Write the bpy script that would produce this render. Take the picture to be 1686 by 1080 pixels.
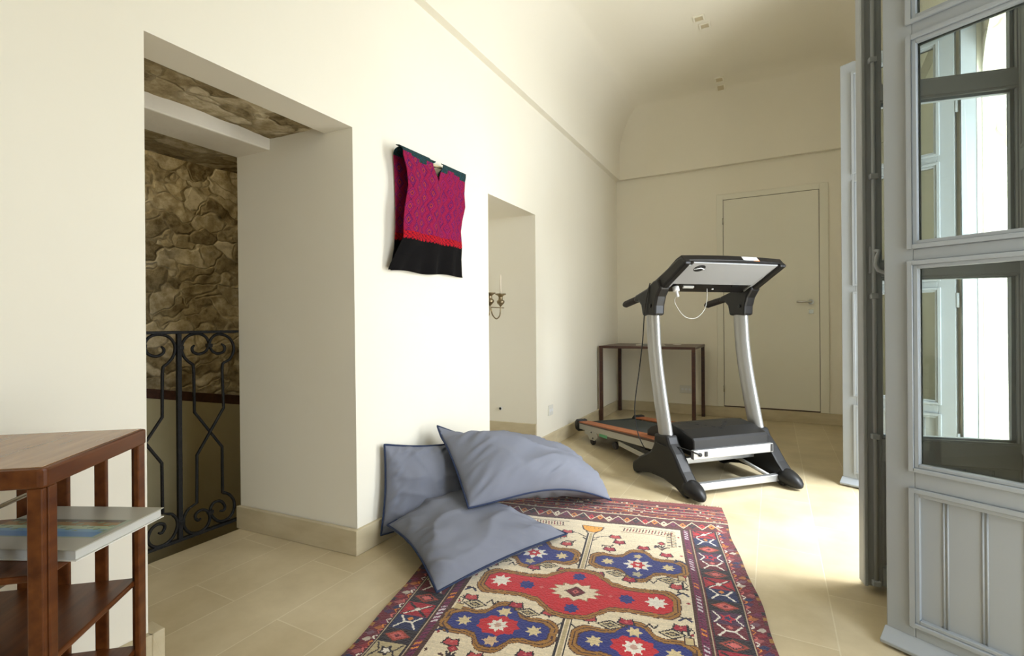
import bpy, bmesh, math, random
import numpy as np
from mathutils import Vector, Matrix, noise
random.seed(4)
for o in list(bpy.data.objects): bpy.data.objects.remove(o)
S = bpy.context.scene
COL = S.collection

# ------------------------------------------------------------ camera
T, ROLL, H = 0.491, 0.0075, 0.9
F = Vector((-math.sin(T), math.cos(T), 0)); R = Vector((math.cos(T), math.sin(T), 0)); U = Vector((0, 0, 1))
cr, sr = math.cos(ROLL), math.sin(ROLL)
R2 = cr*R - sr*U; U2 = sr*R + cr*U
cam = bpy.data.cameras.new('camera'); co = bpy.data.objects.new('camera', cam); COL.objects.link(co)
m = Matrix((R2, U2, -F)).transposed().to_4x4(); m.translation = (0, 0, H); co.matrix_world = m
cam.sensor_width = 36; cam.lens = 36*804.3/1686; cam.shift_y = -(540-534.24)/1686
cam.clip_start = 0.02
S.camera = co
S.view_settings.view_transform = 'Standard'; S.view_settings.look = 'None'
S.view_settings.gamma = 1; S.view_settings.use_curve_mapping = False
S.view_settings.exposure = 0.46

# ------------------------------------------------------------ light
w = bpy.data.worlds.new('world'); S.world = w; w.use_nodes = True
nt = w.node_tree; bg = nt.nodes['Background']
sky = nt.nodes.new('ShaderNodeTexSky'); sky.sky_type = 'NISHITA'; sky.sun_disc = False
sky.sun_elevation = math.radians(55); sky.sun_rotation = math.radians(80); sky.air_density = 1.2; sky.dust_density = 3
nt.links.new(sky.outputs[0], bg.inputs[0]); bg.inputs[1].default_value = 0.28

def area(name, loc, target, sx, sy, power, col=(1, 1, 1)):
    l = bpy.data.lights.new(name, 'AREA'); l.shape = 'RECTANGLE'; l.size = sx; l.size_y = sy
    l.energy = power; l.color = col
    o = bpy.data.objects.new(name, l); COL.objects.link(o); o.location = loc
    o.rotation_euler = (Vector(target)-Vector(loc)).to_track_quat('-Z', 'Y').to_euler()
    return o
DAY = (0.90, 0.975, 1.05)
area('daylight_near', (1.25, 0.95, 1.25), (-0.9, 1.12, 1.40), 0.95, 2.2, 22.5, (.86, .97, 1.09))
area('daylight_far', (1.35, 2.55, 1.25), (-0.6, 2.95, 1.45), 0.95, 2.2, 50, DAY)
area('fill_rear', (0.95, -1.15, 1.2), (-1.2, -0.9, 1.3), 0.95, 2.1, 8, (.80, .95, 1.14))  # added fill, shining through an assumed window behind the camera
area('sky_patch', (2.15, 2.45, 3.3), (0.0, 3.05, 0.0), 0.6, 0.9, 330, DAY)
area('stair_fill', (-2.5, 0.3, 2.2), (-3.0, 1.6, 1.0), 0.5, 0.5, 8, (1.0, .92, .70))  # added fill lamp without a visible source, brightens the stairwell walls

# ------------------------------------------------------------ materials
def mat(name, col, rough=.6, metal=0.0, spec=.5):
    m = bpy.data.materials.new(name); m.use_nodes = True
    b = m.node_tree.nodes['Principled BSDF']
    b.inputs['Base Color'].default_value = (*col, 1); b.inputs['Roughness'].default_value = rough
    b.inputs['Metallic'].default_value = metal; b.inputs['Specular IOR Level'].default_value = spec
    return m
def nodes(m): return m.node_tree.nodes, m.node_tree.links, m.node_tree.nodes['Principled BSDF']
def noisy(name, c1, c2, scale, rough=.6, bump=0.0, detail=4, stretch=(1, 1, 1), spec=.5, metal=0, bscale=None, rotz=0, bdist=.01):
    m = mat(name, c1, rough, metal, spec); N, L, b = nodes(m)
    tc = N.new('ShaderNodeTexCoord'); mp = N.new('ShaderNodeMapping'); mp.inputs['Scale'].default_value = stretch
    mp.inputs['Rotation'].default_value = (0, 0, rotz)
    L.new(tc.outputs['Object'], mp.inputs[0])
    n = N.new('ShaderNodeTexNoise'); n.inputs['Scale'].default_value = scale; n.inputs['Detail'].default_value = detail
    L.new(mp.outputs[0], n.inputs['Vector'])
    r = N.new('ShaderNodeValToRGB'); r.color_ramp.elements[0].position = .3; r.color_ramp.elements[1].position = .7
    r.color_ramp.elements[0].color = (*c1, 1); r.color_ramp.elements[1].color = (*c2, 1)
    L.new(n.outputs['Fac'], r.inputs[0]); L.new(r.outputs[0], b.inputs['Base Color'])
    if bump:
        n2 = N.new('ShaderNodeTexNoise'); n2.inputs['Scale'].default_value = bscale or scale*3; n2.inputs['Detail'].default_value = 3
        L.new(mp.outputs[0], n2.inputs['Vector'])
        bp = N.new('ShaderNodeBump'); bp.inputs['Strength'].default_value = bump; bp.inputs['Distance'].default_value = bdist
        L.new(n2.outputs['Fac'], bp.inputs['Height']); L.new(bp.outputs[0], b.inputs['Normal'])
    return m
def attr_mat(name, rough=.9, bump=.3, bscale=400, bdist=.002, sheen=0):
    m = mat(name, (1, 1, 1), rough, 0, .2); N, L, b = nodes(m)
    a = N.new('ShaderNodeAttribute'); a.attribute_name = 'Col'
    L.new(a.outputs['Color'], b.inputs['Base Color'])
    if sheen: b.inputs['Sheen Weight'].default_value = sheen
    tc = N.new('ShaderNodeTexCoord'); n = N.new('ShaderNodeTexNoise'); n.inputs['Scale'].default_value = bscale
    L.new(tc.outputs['Object'], n.inputs['Vector'])
    bp = N.new('ShaderNodeBump'); bp.inputs['Strength'].default_value = bump; bp.inputs['Distance'].default_value = bdist
    L.new(n.outputs['Fac'], bp.inputs['Height']); L.new(bp.outputs[0], b.inputs['Normal'])
    return m
M = {}
M['plaster'] = noisy('cream_plaster', (.855, .80, .665), (.875, .825, .695), 1.6, .85, .12, bscale=9, spec=.2)
M['ceiling'] = noisy('ceiling_plaster', (.86, .805, .67), (.875, .82, .69), 1.2, .9, .05, spec=.2)
M['jamb'] = noisy('jamb_plaster', (.74, .68, .56), (.79, .73, .61), 5, .9, .35, bscale=22, spec=.15)
M['skirting'] = noisy('limestone_skirting', (.54, .45, .28), (.64, .55, .37), 7, .45, .05, stretch=(1, 1, 3))
M['door'] = mat('door_paint', (.82, .785, .655), .45)
M['leaf_paint'] = noisy('grey_window_paint', (.335, .36, .375), (.36, .385, .40), 3, .42)
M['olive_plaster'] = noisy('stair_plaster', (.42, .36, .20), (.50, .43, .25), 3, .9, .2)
M['iron'] = noisy('black_wrought_iron', (.005, .0045, .004), (.010, .009, .008), 60, .55, .3, spec=.25)
M['wood'] = noisy('mahogany', (.070, .018, .004), (.150, .046, .010), 5, .3, .03, stretch=(1, 9, 9), rotz=.57, spec=.3)
M['wood_top_sheen'] = noisy('mahogany_painted_sheen', (.25, .13, .055), (.34, .19, .085), 5, .25, .02, stretch=(1, 9, 9), rotz=.57)  # lighter mahogany: window light reflected on the top, put into the colour
M['wood_dark'] = noisy('dark_table_wood', (.040, .014, .008), (.07, .026, .014), 8, .35, 0, stretch=(1, 6, 6))
M['black_plastic'] = noisy('charcoal_plastic', (.010, .0095, .009), (.016, .0155, .015), 300, .42, .05, bdist=.001, spec=.28)
M['console_black'] = mat('console_plastic', (.011, .010, .0095), .34, 0, .3)
M['rubber'] = noisy('foam_grip', (.018, .014, .013), (.03, .024, .022), 200, .8, .3, bdist=.001)
M['belt'] = noisy('running_belt', (.020, .026, .024), (.035, .042, .038), 200, .75, .2, bdist=.001)
M['silver'] = mat('silver_paint', (.40, .40, .39), .33, .6)
M['silver_panel'] = mat('silver_plastic', (.36, .36, .355), .42, .25)
M['rail_silver'] = mat('rail_silver', (.42, .41, .37), .4, .35)
M['orange'] = noisy('orange_rail', (.34, .105, .036), (.42, .14, .05), 30, .6)
M['white'] = mat('white_plastic', (.8, .8, .78), .4)
M['socket'] = mat('socket_plastic', (.72, .70, .62), .35)
M['label_orange'] = mat('label_orange', (.85, .25, .04), .5)
M['green'] = mat('green_sticker', (.08, .30, .14), .5)
M['black'] = mat('flat_black', (.01, .01, .01), .5)
M['chrome'] = mat('satin_chrome', (.62, .60, .55), .25, 1.0)
M['brass'] = noisy('tarnished_silver', (.20, .15, .08), (.38, .31, .2), 50, .3, 0, metal=.9)
M['candle'] = mat('cream_wax', (.85, .75, .6), .5)
M['cushion'] = noisy('grey_blue_cotton', (.180, .188, .222), (.205, .213, .25), 4, .85, .25, bscale=350, spec=.2, bdist=.001)
M['piping'] = mat('navy_piping', (.012, .024, .065), .8)
M['brown_cushion'] = noisy('brown_cotton', (.20, .16, .10), (.27, .22, .14), 20, .9, .2)
M['bamboo'] = noisy('pale_rod_wood', (.62, .50, .28), (.72, .6, .36), 40, .5)
M['paper'] = mat('paper', (.72, .70, .62), .6)
M['paper_grey'] = mat('page_block', (.56, .55, .50), .7)
M['fringe'] = noisy('cotton_fringe', (.50, .40, .26), (.78, .68, .50), 80, .95)

# floor tiles
def tile_mat():
    m = mat('limestone_floor', (.7, .6, .4), .33); N, L, b = nodes(m)
    tc = N.new('ShaderNodeTexCoord'); mp = N.new('ShaderNodeMapping')
    mp.inputs['Rotation'].default_value = (0, 0, math.pi/2); mp.inputs['Location'].default_value = (0.05, .06, 0)
    L.new(tc.outputs['Object'], mp.inputs[0])
    br = N.new('ShaderNodeTexBrick'); br.offset = .5
    br.inputs['Scale'].default_value = 1; br.inputs['Brick Width'].default_value = .62; br.inputs['Row Height'].default_value = .215
    br.inputs['Mortar Size'].default_value = .0022; br.inputs['Mortar Smooth'].default_value = .3
    br.inputs['Color1'].default_value = (.60, .505, .325, 1); br.inputs['Color2'].default_value = (.66, .565, .375, 1); br.inputs['Mortar'].default_value = (.74, .66, .48, 1)
    L.new(mp.outputs[0], br.inputs['Vector'])
    n = N.new('ShaderNodeTexNoise'); n.inputs['Scale'].default_value = 3.2; n.inputs['Detail'].default_value = 7; n.inputs['Roughness'].default_value = .62
    L.new(tc.outputs['Object'], n.inputs['Vector'])
    r = N.new('ShaderNodeValToRGB'); r.color_ramp.elements[0].position = .32; r.color_ramp.elements[0].color = (.80, .76, .68, 1)
    r.color_ramp.elements[1].position = .68; r.color_ramp.elements[1].color = (1.06, 1.05, 1.04, 1)
    L.new(n.outputs['Fac'], r.inputs[0])
    mx = N.new('ShaderNodeMix'); mx.data_type = 'RGBA'; mx.blend_type = 'MULTIPLY'; mx.inputs[0].default_value = 1
    L.new(br.outputs['Color'], mx.inputs[6]); L.new(r.outputs[0], mx.inputs[7]); L.new(mx.outputs[2], b.inputs['Base Color'])
    rr = N.new('ShaderNodeMapRange'); rr.inputs[3].default_value = .25; rr.inputs[4].default_value = .5
    L.new(n.outputs['Fac'], rr.inputs[0]); L.new(rr.outputs[0], b.inputs['Roughness'])
    bp = N.new('ShaderNodeBump'); bp.inputs['Strength'].default_value = .25; bp.inputs['Distance'].default_value = .002; bp.invert = True
    L.new(br.outputs['Fac'], bp.inputs['Height']); L.new(bp.outputs[0], b.inputs['Normal'])
    return m
M['floor'] = tile_mat()
def rubble_mat(name, a, c, d, sc=7):
    m = mat(name, a, .95, 0, .1); N, L, b = nodes(m)
    tc = N.new('ShaderNodeTexCoord')
    n0 = N.new('ShaderNodeTexNoise'); n0.inputs['Scale'].default_value = 4; n0.inputs['Detail'].default_value = 3; L.new(tc.outputs['Object'], n0.inputs['Vector'])
    v1 = N.new('ShaderNodeVectorMath'); v1.operation = 'MULTIPLY_ADD'; v1.inputs[1].default_value = (.34, .34, .34)
    L.new(n0.outputs['Color'], v1.inputs[0]); L.new(tc.outputs['Object'], v1.inputs[2])
    mp = N.new('ShaderNodeMapping'); mp.inputs['Scale'].default_value = (1, 1, 1.7); L.new(v1.outputs[0], mp.inputs[0])
    v = N.new('ShaderNodeTexVoronoi'); v.feature = 'DISTANCE_TO_EDGE'; v.inputs['Scale'].default_value = sc; L.new(mp.outputs[0], v.inputs['Vector'])
    vc = N.new('ShaderNodeTexVoronoi'); vc.inputs['Scale'].default_value = sc; L.new(mp.outputs[0], vc.inputs['Vector'])
    n = N.new('ShaderNodeTexNoise'); n.inputs['Scale'].default_value = 18; n.inputs['Detail'].default_value = 6; n.inputs['Roughness'].default_value = .7; L.new(tc.outputs['Object'], n.inputs['Vector'])
    bw = N.new('ShaderNodeSeparateColor'); L.new(vc.outputs['Color'], bw.inputs[0])
    ad = N.new('ShaderNodeMath'); ad.operation = 'MULTIPLY_ADD'; ad.inputs[1].default_value = .55; L.new(bw.outputs[0], ad.inputs[0])
    sb = N.new('ShaderNodeMath'); sb.operation = 'MULTIPLY_ADD'; sb.inputs[1].default_value = 1.3; sb.inputs[2].default_value = -.42; L.new(n.outputs['Fac'], sb.inputs[0]); L.new(sb.outputs[0], ad.inputs[2])
    r = N.new('ShaderNodeValToRGB'); r.color_ramp.elements[0].position = .15; r.color_ramp.elements[0].color = (*a, 1)
    r.color_ramp.elements[1].position = .85; r.color_ramp.elements[1].color = (*d, 1)
    e = r.color_ramp.elements.new(.5); e.color = (*c, 1)
    L.new(ad.outputs[0], r.inputs[0])
    mo = N.new('ShaderNodeMapRange'); mo.inputs[1].default_value = .01; mo.inputs[2].default_value = .07; mo.inputs[3].default_value = .6; mo.inputs[4].default_value = 0; L.new(v.outputs['Distance'], mo.inputs[0])
    mmx = N.new('ShaderNodeMix'); mmx.data_type = 'RGBA'; L.new(mo.outputs[0], mmx.inputs[0]); L.new(r.outputs[0], mmx.inputs[6]); mmx.inputs[7].default_value = (*[x*.85+.02 for x in c], 1)
    L.new(mmx.outputs[2], b.inputs['Base Color'])
    mr = N.new('ShaderNodeMapRange'); mr.inputs[2].default_value = .09; L.new(v.outputs['Distance'], mr.inputs[0])
    a2 = N.new('ShaderNodeMath'); a2.operation = 'MULTIPLY_ADD'; a2.inputs[1].default_value = .5; L.new(n.outputs['Fac'], a2.inputs[0]); L.new(mr.outputs[0], a2.inputs[2])
    bp = N.new('ShaderNodeBump'); bp.inputs['Strength'].default_value = .5; bp.inputs['Distance'].default_value = .012
    L.new(a2.outputs[0], bp.inputs['Height']); L.new(bp.outputs[0], b.inputs['Normal'])
    return m
M['rubble'] = rubble_mat('rubble_stone', (.14, .10, .045), (.38, .30, .165), (.66, .57, .39), 6)
M['facade'] = rubble_mat('facade_limestone', (.62, .55, .42), (.74, .69, .57), (.84, .80, .70), 3)
def glass_mat():
    m = bpy.data.materials.new('window_glass'); m.use_nodes = True; N = m.node_tree.nodes; L = m.node_tree.links
    N.clear(); o = N.new('ShaderNodeOutputMaterial'); t = N.new('ShaderNodeBsdfTransparent'); g = N.new('ShaderNodeBsdfGlossy')
    t.inputs[0].default_value = (.93, .96, .95, 1); g.inputs['Roughness'].default_value = .01
    f = N.new('ShaderNodeFresnel'); f.inputs[0].default_value = 1.5; mx = N.new('ShaderNodeMixShader')
    L.new(f.outputs[0], mx.inputs[0]); L.new(t.outputs[0], mx.inputs[1]); L.new(g.outputs[0], mx.inputs[2]); L.new(mx.outputs[0], o.inputs[0])
    return m
M['glass'] = glass_mat()

# ------------------------------------------------------------ mesh helpers
class MB:
    def __init__(s): s.v = []; s.f = []; s.sm = []
    def add(s, vs, fs, smooth=False):
        k = len(s.v); s.v += [tuple(p) for p in vs]; s.f += [tuple(i+k for i in f) for f in fs]; s.sm += [smooth]*len(fs); return s
    def box(s, x0, x1, y0, y1, z0, z1):
        vs = [(x, y, z) for x in (x0, x1) for y in (y0, y1) for z in (z0, z1)]
        return s.add(vs, [(0, 1, 3, 2), (4, 6, 7, 5), (0, 4, 5, 1), (2, 3, 7, 6), (0, 2, 6, 4), (1, 5, 7, 3)])
    def bar(s, a, b, wx, wz, up=(0, 0, 1)):
        a = Vector(a); b = Vector(b); d = (b-a).normalized(); x = d.cross(Vector(up)).normalized(); z = x.cross(d)
        vs = [p + x*i*wx/2 + z*j*wz/2 for p in (a, b) for i in (-1, 1) for j in (-1, 1)]
        return s.add(vs, [(0, 1, 3, 2), (4, 6, 7, 5), (0, 4, 5, 1), (2, 3, 7, 6), (0, 2, 6, 4), (1, 5, 7, 3)])
    def prism(s, poly, axis, a0, a1, smooth=False):   # poly of 2D points, extruded along axis 'x','y','z'
        def P(p, a): return {'x': (a, p[0], p[1]), 'y': (p[0], a, p[1]), 'z': (p[0], p[1], a)}[axis]
        n = len(poly); vs = [P(p, a0) for p in poly]+[P(p, a1) for p in poly]
        s.add(vs, [tuple(range(n))[::-1], tuple(range(n, 2*n))])
        s.add(vs, [(i, (i+1) % n, n+(i+1) % n, n+i) for i in range(n)], smooth); return s
    def tube(s, pts, r, n=10, caps=True, flat=1.0, r_list=None, upv=(0, 0, 1)):
        pts = [Vector(p) for p in pts]; k = len(pts); vs = []; up = Vector(upv)
        prev = None
        for i, p in enumerate(pts):
            d = (pts[min(i+1, k-1)]-pts[max(i-1, 0)]).normalized()
            if prev is None:
                x = d.cross(up); x = x.normalized() if x.length > 1e-3 else d.orthogonal().normalized()
            else:
                x = (prev - d*prev.dot(d)).normalized()
            prev = x; y = d.cross(x); rr = r_list[i] if r_list else r
            for j in range(n):
                a = 2*math.pi*j/n; vs.append(p + x*math.cos(a)*rr*flat + y*math.sin(a)*rr)
        fs = [(i*n+j, i*n+(j+1) % n, (i+1)*n+(j+1) % n, (i+1)*n+j) for i in range(k-1) for j in range(n)]
        s.add(vs, fs, True)
        if caps: s.add(vs[:n], [tuple(range(n))[::-1]]); s.add(vs[-n:], [tuple(range(n))])
        return s
    def lathe(s, prof, c=(0, 0, 0), n=20, axis='z'):
        vs = []
        for r, h in prof:
            for j in range(n):
                a = 2*math.pi*j/n; x, y = r*math.cos(a), r*math.sin(a)
                p = {'z': (x, y, h), 'x': (h, x, y), 'y': (x, h, y)}[axis]
                vs.append((c[0]+p[0], c[1]+p[1], c[2]+p[2]))
        k = len(prof)
        s.add(vs, [(i*n+j, i*n+(j+1) % n, (i+1)*n+(j+1) % n, (i+1)*n+j) for i in range(k-1) for j in range(n)], True)
        s.add(vs[:n], [tuple(range(n))[::-1]]); s.add(vs[-n:], [tuple(range(n))]); return s
    def build(s, name, m, parent=None, loc=(0, 0, 0), rot=None, bevel=0, fixn=True, sub=0):
        me = bpy.data.meshes.new(name); me.from_pydata(s.v, [], s.f)
        me.polygons.foreach_set('use_smooth', s.sm)
        if fixn:
            b = bmesh.new(); b.from_mesh(me); bmesh.ops.remove_doubles(b, verts=b.verts, dist=1e-5)
            bmesh.ops.recalc_face_normals(b, faces=b.faces); b.to_mesh(me); b.free()
        me.update(); o = bpy.data.objects.new(name, me); COL.objects.link(o)
        if m: me.materials.append(m)
        o.location = loc
        if rot: o.rotation_euler = rot
        if parent: o.parent = parent
        if bevel:
            q = o.modifiers.new('bevel', 'BEVEL'); q.width = bevel; q.segments = 2; q.limit_method = 'ANGLE'; q.angle_limit = math.radians(40)
        if sub:
            q = o.modifiers.new('sub', 'SUBSURF'); q.levels = sub; q.render_levels = sub
        return o
def tag(o, label=None, cat=None, group=None, kind=None):
    if label: o['label'] = label
    if cat: o['category'] = cat
    if group: o['group'] = group
    if kind: o['kind'] = kind
    return o
def empty(name, loc=(0, 0, 0), rz=0):
    o = bpy.data.objects.new(name, None); COL.objects.link(o); o.location = loc; o.rotation_euler = (0, 0, rz)
    o.empty_display_size = .05; return o
def smooth_path(pts, n=6):
    pts = [Vector(p) for p in pts]; out = []
    for i in range(len(pts)-1):
        p0 = pts[max(i-1, 0)]; p1 = pts[i]; p2 = pts[i+1]; p3 = pts[min(i+2, len(pts)-1)]
        for k in range(n):
            t = k/n; out.append(.5*((2*p1)+(-p0+p2)*t+(2*p0-5*p1+4*p2-p3)*t*t+(-p0+3*p1-3*p2+p3)*t**3))
    out.append(pts[-1]); return out
def grid_mesh(name, P, m, parent=None, loc=(0, 0, 0), colors=None, smooth=True, keep=None):
    """P (ny,nx,3) grid; colors per face (ny-1,nx-1,3) linear"""
    ny, nx = P.shape[:2]
    idx = np.arange(ny*nx).reshape(ny, nx)
    q = np.stack([idx[:-1, :-1], idx[:-1, 1:], idx[1:, 1:], idx[1:, :-1]], -1).reshape(-1, 4)
    if keep is not None: q = q[keep.reshape(-1)]
    me = bpy.data.meshes.new(name); me.from_pydata(P.reshape(-1, 3).tolist(), [], q.tolist())
    me.polygons.foreach_set('use_smooth', [smooth]*len(q))
    if colors is not None:
        c = colors.reshape(-1, 3)
        if keep is not None: c = c[keep.reshape(-1)]
        c4 = np.concatenate([c, np.ones((len(c), 1))], 1).repeat(4, 0).astype(np.float32)
        at = me.color_attributes.new('Col', 'FLOAT_COLOR', 'CORNER'); at.data.foreach_set('color', c4.reshape(-1))
    me.update(); o = bpy.data.objects.new(name, me); COL.objects.link(o); me.materials.append(m); o.location = loc
    if parent: o.parent = parent
    return o

X0 = -1.454; YB = 5.09; YN = -2.6; DEEP = -2.12
DY0, DY1, DZ = .6785, 1.399, 1.680
NY0, NY1, NZ = 2.4355, 3.074, 1.661
ZC = 2.40
# ------------------------------------------------------------ room shell
f = MB(); f.box(-2.10, 1.3, YN-.2, YB+.2, -.2, 0)
tag(f.build('floor', M['floor']), kind='structure')
wl = MB()
wl.box(DEEP, X0, YN-.2, DY0, 0, ZC)
YT, YL = DY1+.001, DY1+.013      # the doorway edge leans a little
vs = [(X0, YL, 0), (DEEP, 1.362, 0), (DEEP, NY0-.03, 0), (X0, NY0, 0), (X0, YT, DZ), (DEEP, 1.356, DZ), (DEEP, NY0-.03, DZ), (X0, NY0, DZ)]
wl.add(vs, [(0, 3, 2, 1), (0, 1, 5, 4), (1, 2, 6, 5), (2, 3, 7, 6), (3, 0, 4, 7)])
vs = [(X0, YT, DZ), (DEEP, 1.356, DZ), (DEEP, NY0-.03, DZ), (X0, NY0, DZ), (X0, YT, ZC), (DEEP, 1.356, ZC), (DEEP, NY0-.03, ZC), (X0, NY0, ZC)]
wl.add(vs, [(4, 5, 6, 7), (0, 1, 5, 4), (1, 2, 6, 5), (2, 3, 7, 6), (3, 0, 4, 7)])
wl.prism([(X0, NY1), (DEEP, NY1-.06), (DEEP, YB+.2), (X0, YB+.2)], 'z', 0, ZC)
wl.box(DEEP-.15, DEEP-.001, NY0-.1, NY1+.1, 0, ZC)            # back of the niche
wl.prism([(X0, NY0), (DEEP, NY0-.03), (DEEP, NY1-.06), (X0, NY1)], 'z', NZ, ZC)
wl.box(-1.60, X0, DY0, YT, DZ, ZC)              # lintel over the doorway
tag(wl.build('wall_left', M['plaster']), kind='structure')
bm_ = MB(); bm_.box(-2.125, -1.912, DY0-.02, 1.372, 1.660, 1.80)
tag(bm_.build('trim_2', M['jamb'], bevel=.006), kind='structure')
nf = MB(); nf.box(DEEP, X0-.0005, NY0-.01, NY1+.01, 0, .0988); tag(nf.build('trim_3', M['floor'], bevel=.003), kind='structure')
wb = MB(); wb.box(DEEP-.2, 1.5, YB, YB+.2, 0, ZC); tag(wb.build('wall_back', M['plaster']), kind='structure')
wn = MB(); wn.box(DEEP-.2, 1.5, YN-.2, YN, 0, ZC); tag(wn.build('wall_near', M['plaster']), kind='structure')

# right wall with two French window openings and an unseen one added for rear fill: local frame t (along), n (outward)
WO = Vector((.695, 1.49, 0)); WT = Vector((.0602, .99819, 0)); WN = Vector((.99819, -.0602, 0))
def wp(t, n, z): p = WO+WT*t+WN*n; return (p.x, p.y, z)
OPEN = [(-.985, .0), (.595, 1.575), (-3.1, -2.1)]
OT = 2.39
def wbox(mb, t0, t1, n0, n1, z0, z1):
    vs = [wp(t, n, z) for t in (t0, t1) for n in (n0, n1) for z in (z0, z1)]
    mb.add(vs, [(0, 1, 3, 2), (4, 6, 7, 5), (0, 4, 5, 1), (2, 3, 7, 6), (0, 2, 6, 4), (1, 5, 7, 3)])
wr = MB()
for a, b in [(-4.3, -3.1), (-2.1, -.985), (0, .595), (1.575, 3.9)]: wbox(wr, a, b, 0, .08, 0, ZC+.02)
for a, b in OPEN: wbox(wr, a, b, 0, .08, OT+.0, ZC+.02)
tag(wr.build('wall_right', M['plaster']), kind='structure')
wo = MB()
for a, b in [(-4.3, -3.1+.004), (-2.1-.004, -.985+.004), (-.004, .595+.004), (1.575-.004, 3.9)]: wbox(wo, a, b, .08, .42, -.1, 3.2)
for a, b in OPEN:
    a += .004; b -= .004; c = (a+b)/2; hw = (b-a)/2; n = 14; zs = 2.02; rise = .36
    arch = [(c-hw*math.cos(math.pi*i/n), zs+rise*math.sin(math.pi*i/n)) for i in range(n+1)]
    poly = arch+[(b, 3.2), (a, 3.2)]
    vs = [wp(t, .08, z) for t, z in poly]+[wp(t, .42, z) for t, z in poly]; k = len(poly)
    for i in range(n):   # fan strips above the arch
        j = [i, i+1]
        t0, z0 = arch[i]; t1, z1 = arch[i+1]
        q = [wp(t0, nn, z0) for nn in (.08, .42)]+[wp(t1, nn, z1) for nn in (.08, .42)]+[wp(t0, nn, 3.2) for nn in (.08, .42)]+[wp(t1, nn, 3.2) for nn in (.08, .42)]
        wo.add(q, [(0, 1, 3, 2), (0, 2, 6, 4), (1, 5, 7, 3), (4, 6, 7, 5)])
o = wo.build('wall_right_outer', M['facade']); o.name = 'wall_outer'; tag(o, kind='structure')
bal = MB(); wbox(bal, -4.3, 3.9, .08, 1.7, -.12, -.02); tag(bal.build('bounce_slab', M['facade']), kind='structure')  # unseen slab added outside to bounce daylight inwards

# vaulted ceiling: soffit step, plumb band, cove, flat
S0 = .045
def ring(off, z):
    x0 = X0-.0+off; y1 = YB-off; y0 = YN+off
    return [(x0, y0, z), (x0, y1, z), (WO.x+WT.x/WT.y*(y1-WO.y)-off, y1, z), (WO.x+WT.x/WT.y*(y0-WO.y)-off, y0, z)]
cl = MB()
def loft(r1, r2, smooth): 
    cl.add(r1+r2, [(i, (i+1) % 4, 4+(i+1) % 4, 4+i) for i in range(4)], smooth)
loft(ring(-.06, ZC), ring(S0, ZC), False)
cz, cR, ztop = 2.65, .42, 3.07
rings = [ring(S0, ZC), ring(S0, cz)]+[ring(S0+cR*(1-math.cos(a)), cz+cR*math.sin(a)) for a in [math.pi/2*i/12 for i in range(1, 13)]]
for a, b in zip(rings[:-1], rings[1:]): loft(a, b, True)
cl.add(rings[-1], [(0, 1, 2, 3)], True)
cl.add([(-2.4, YN-.2, 3.3), (-2.4, YB+.2, 3.3), (1.6, YB+.2, 3.3), (1.6, YN-.2, 3.3), (-2.4, YN-.2, 2.41), (-2.4, YB+.2, 2.41), (1.6, YB+.2, 2.41), (1.6, YN-.2, 2.41)],
       [(0, 1, 2, 3), (0, 4, 5, 1), (1, 5, 6, 2), (2, 6, 7, 3), (3, 7, 4, 0)])
cl_o = tag(cl.build('ceiling', M['ceiling']), kind='structure'); cl_o.data.set_sharp_from_angle(angle=math.radians(30))

# skirtings
BH, BT = .0988, .018
sk = MB(); sk.box(X0, X0+BT, YN, DY0, 0, BH); sk.box(-1.50, X0+BT, DY0, DY0+.032, 0, BH)
sk.prism([(X0+.0, DY1+.010), (DEEP, 1.358), (DEEP, 1.340), (X0+BT, DY1-.010), (X0+BT, NY0), (X0, NY0)], 'z', 0, BH)
sk.box(X0, X0+BT, NY0, YB, 0, BH)
sk.prism([(X0, NY1), (DEEP, NY1-.06), (DEEP, NY1-.076), (X0, NY1-.016)], 'z', BH, 2*BH+.01)
tag(sk.build('baseboard_left', M['skirting'], bevel=.003), kind='structure')
sk = MB(); sk.box(X0+BT, .88, YB-BT, YB, 0, BH); tag(sk.build('baseboard_back', M['skirting'], bevel=.003), kind='structure')
sk = MB()
for a, b in [(-4, -3.12), (-2.08, -1.0), (.02, .58), (1.59, 3.57)]: wbox(sk, a, b, -BT, 0, 0, BH)
tag(sk.build('baseboard_right', M['skirting'], bevel=.003), kind='structure')

# ------------------------------------------------------------ stairwell
def rubble_surface(P, N_, amp, seed):
    out = P.copy()
    for i in range(P.shape[0]):
        for j in range(P.shape[1]):
            p = Vector(P[i, j])+Vector((seed, 0, 0)); q = p + .12*noise.noise_vector(p*3.0); q = Vector((q.x, q.y, q.z*1.5))
            d, _ = noise.voronoi(q*6.5); e = min(1.0, (d[1]-d[0])*2.2)
            h = amp*.16*(math.sqrt(e)-.6)+amp*.9*noise.noise(p*2.3)+.3*amp*noise.noise(p*9)
            out[i, j] = np.array(P[i, j])+np.array(N_)*h
    return out
ys = np.linspace(-.35, 2.45, 190); zs_ = np.linspace(.3, 2.55, 150)
P = np.array([[(-3.02, y, z) for y in ys] for z in zs_]); P = rubble_surface(P, (1, 0, 0), .045, 0)
tag(grid_mesh('wall_stair', P, M['rubble']), kind='structure')
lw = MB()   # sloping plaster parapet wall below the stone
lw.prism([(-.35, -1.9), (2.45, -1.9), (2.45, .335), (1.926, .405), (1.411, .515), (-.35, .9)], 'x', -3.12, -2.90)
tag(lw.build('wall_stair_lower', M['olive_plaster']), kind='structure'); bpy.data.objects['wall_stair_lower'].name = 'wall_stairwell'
lc = MB(); lc.prism([(2.45, .336), (1.926, .406), (1.411, .516), (-.35, .901), (-.35, .950), (1.411, .565), (1.926, .462), (2.45, .392)], 'x', -3.1, -2.905)
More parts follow.
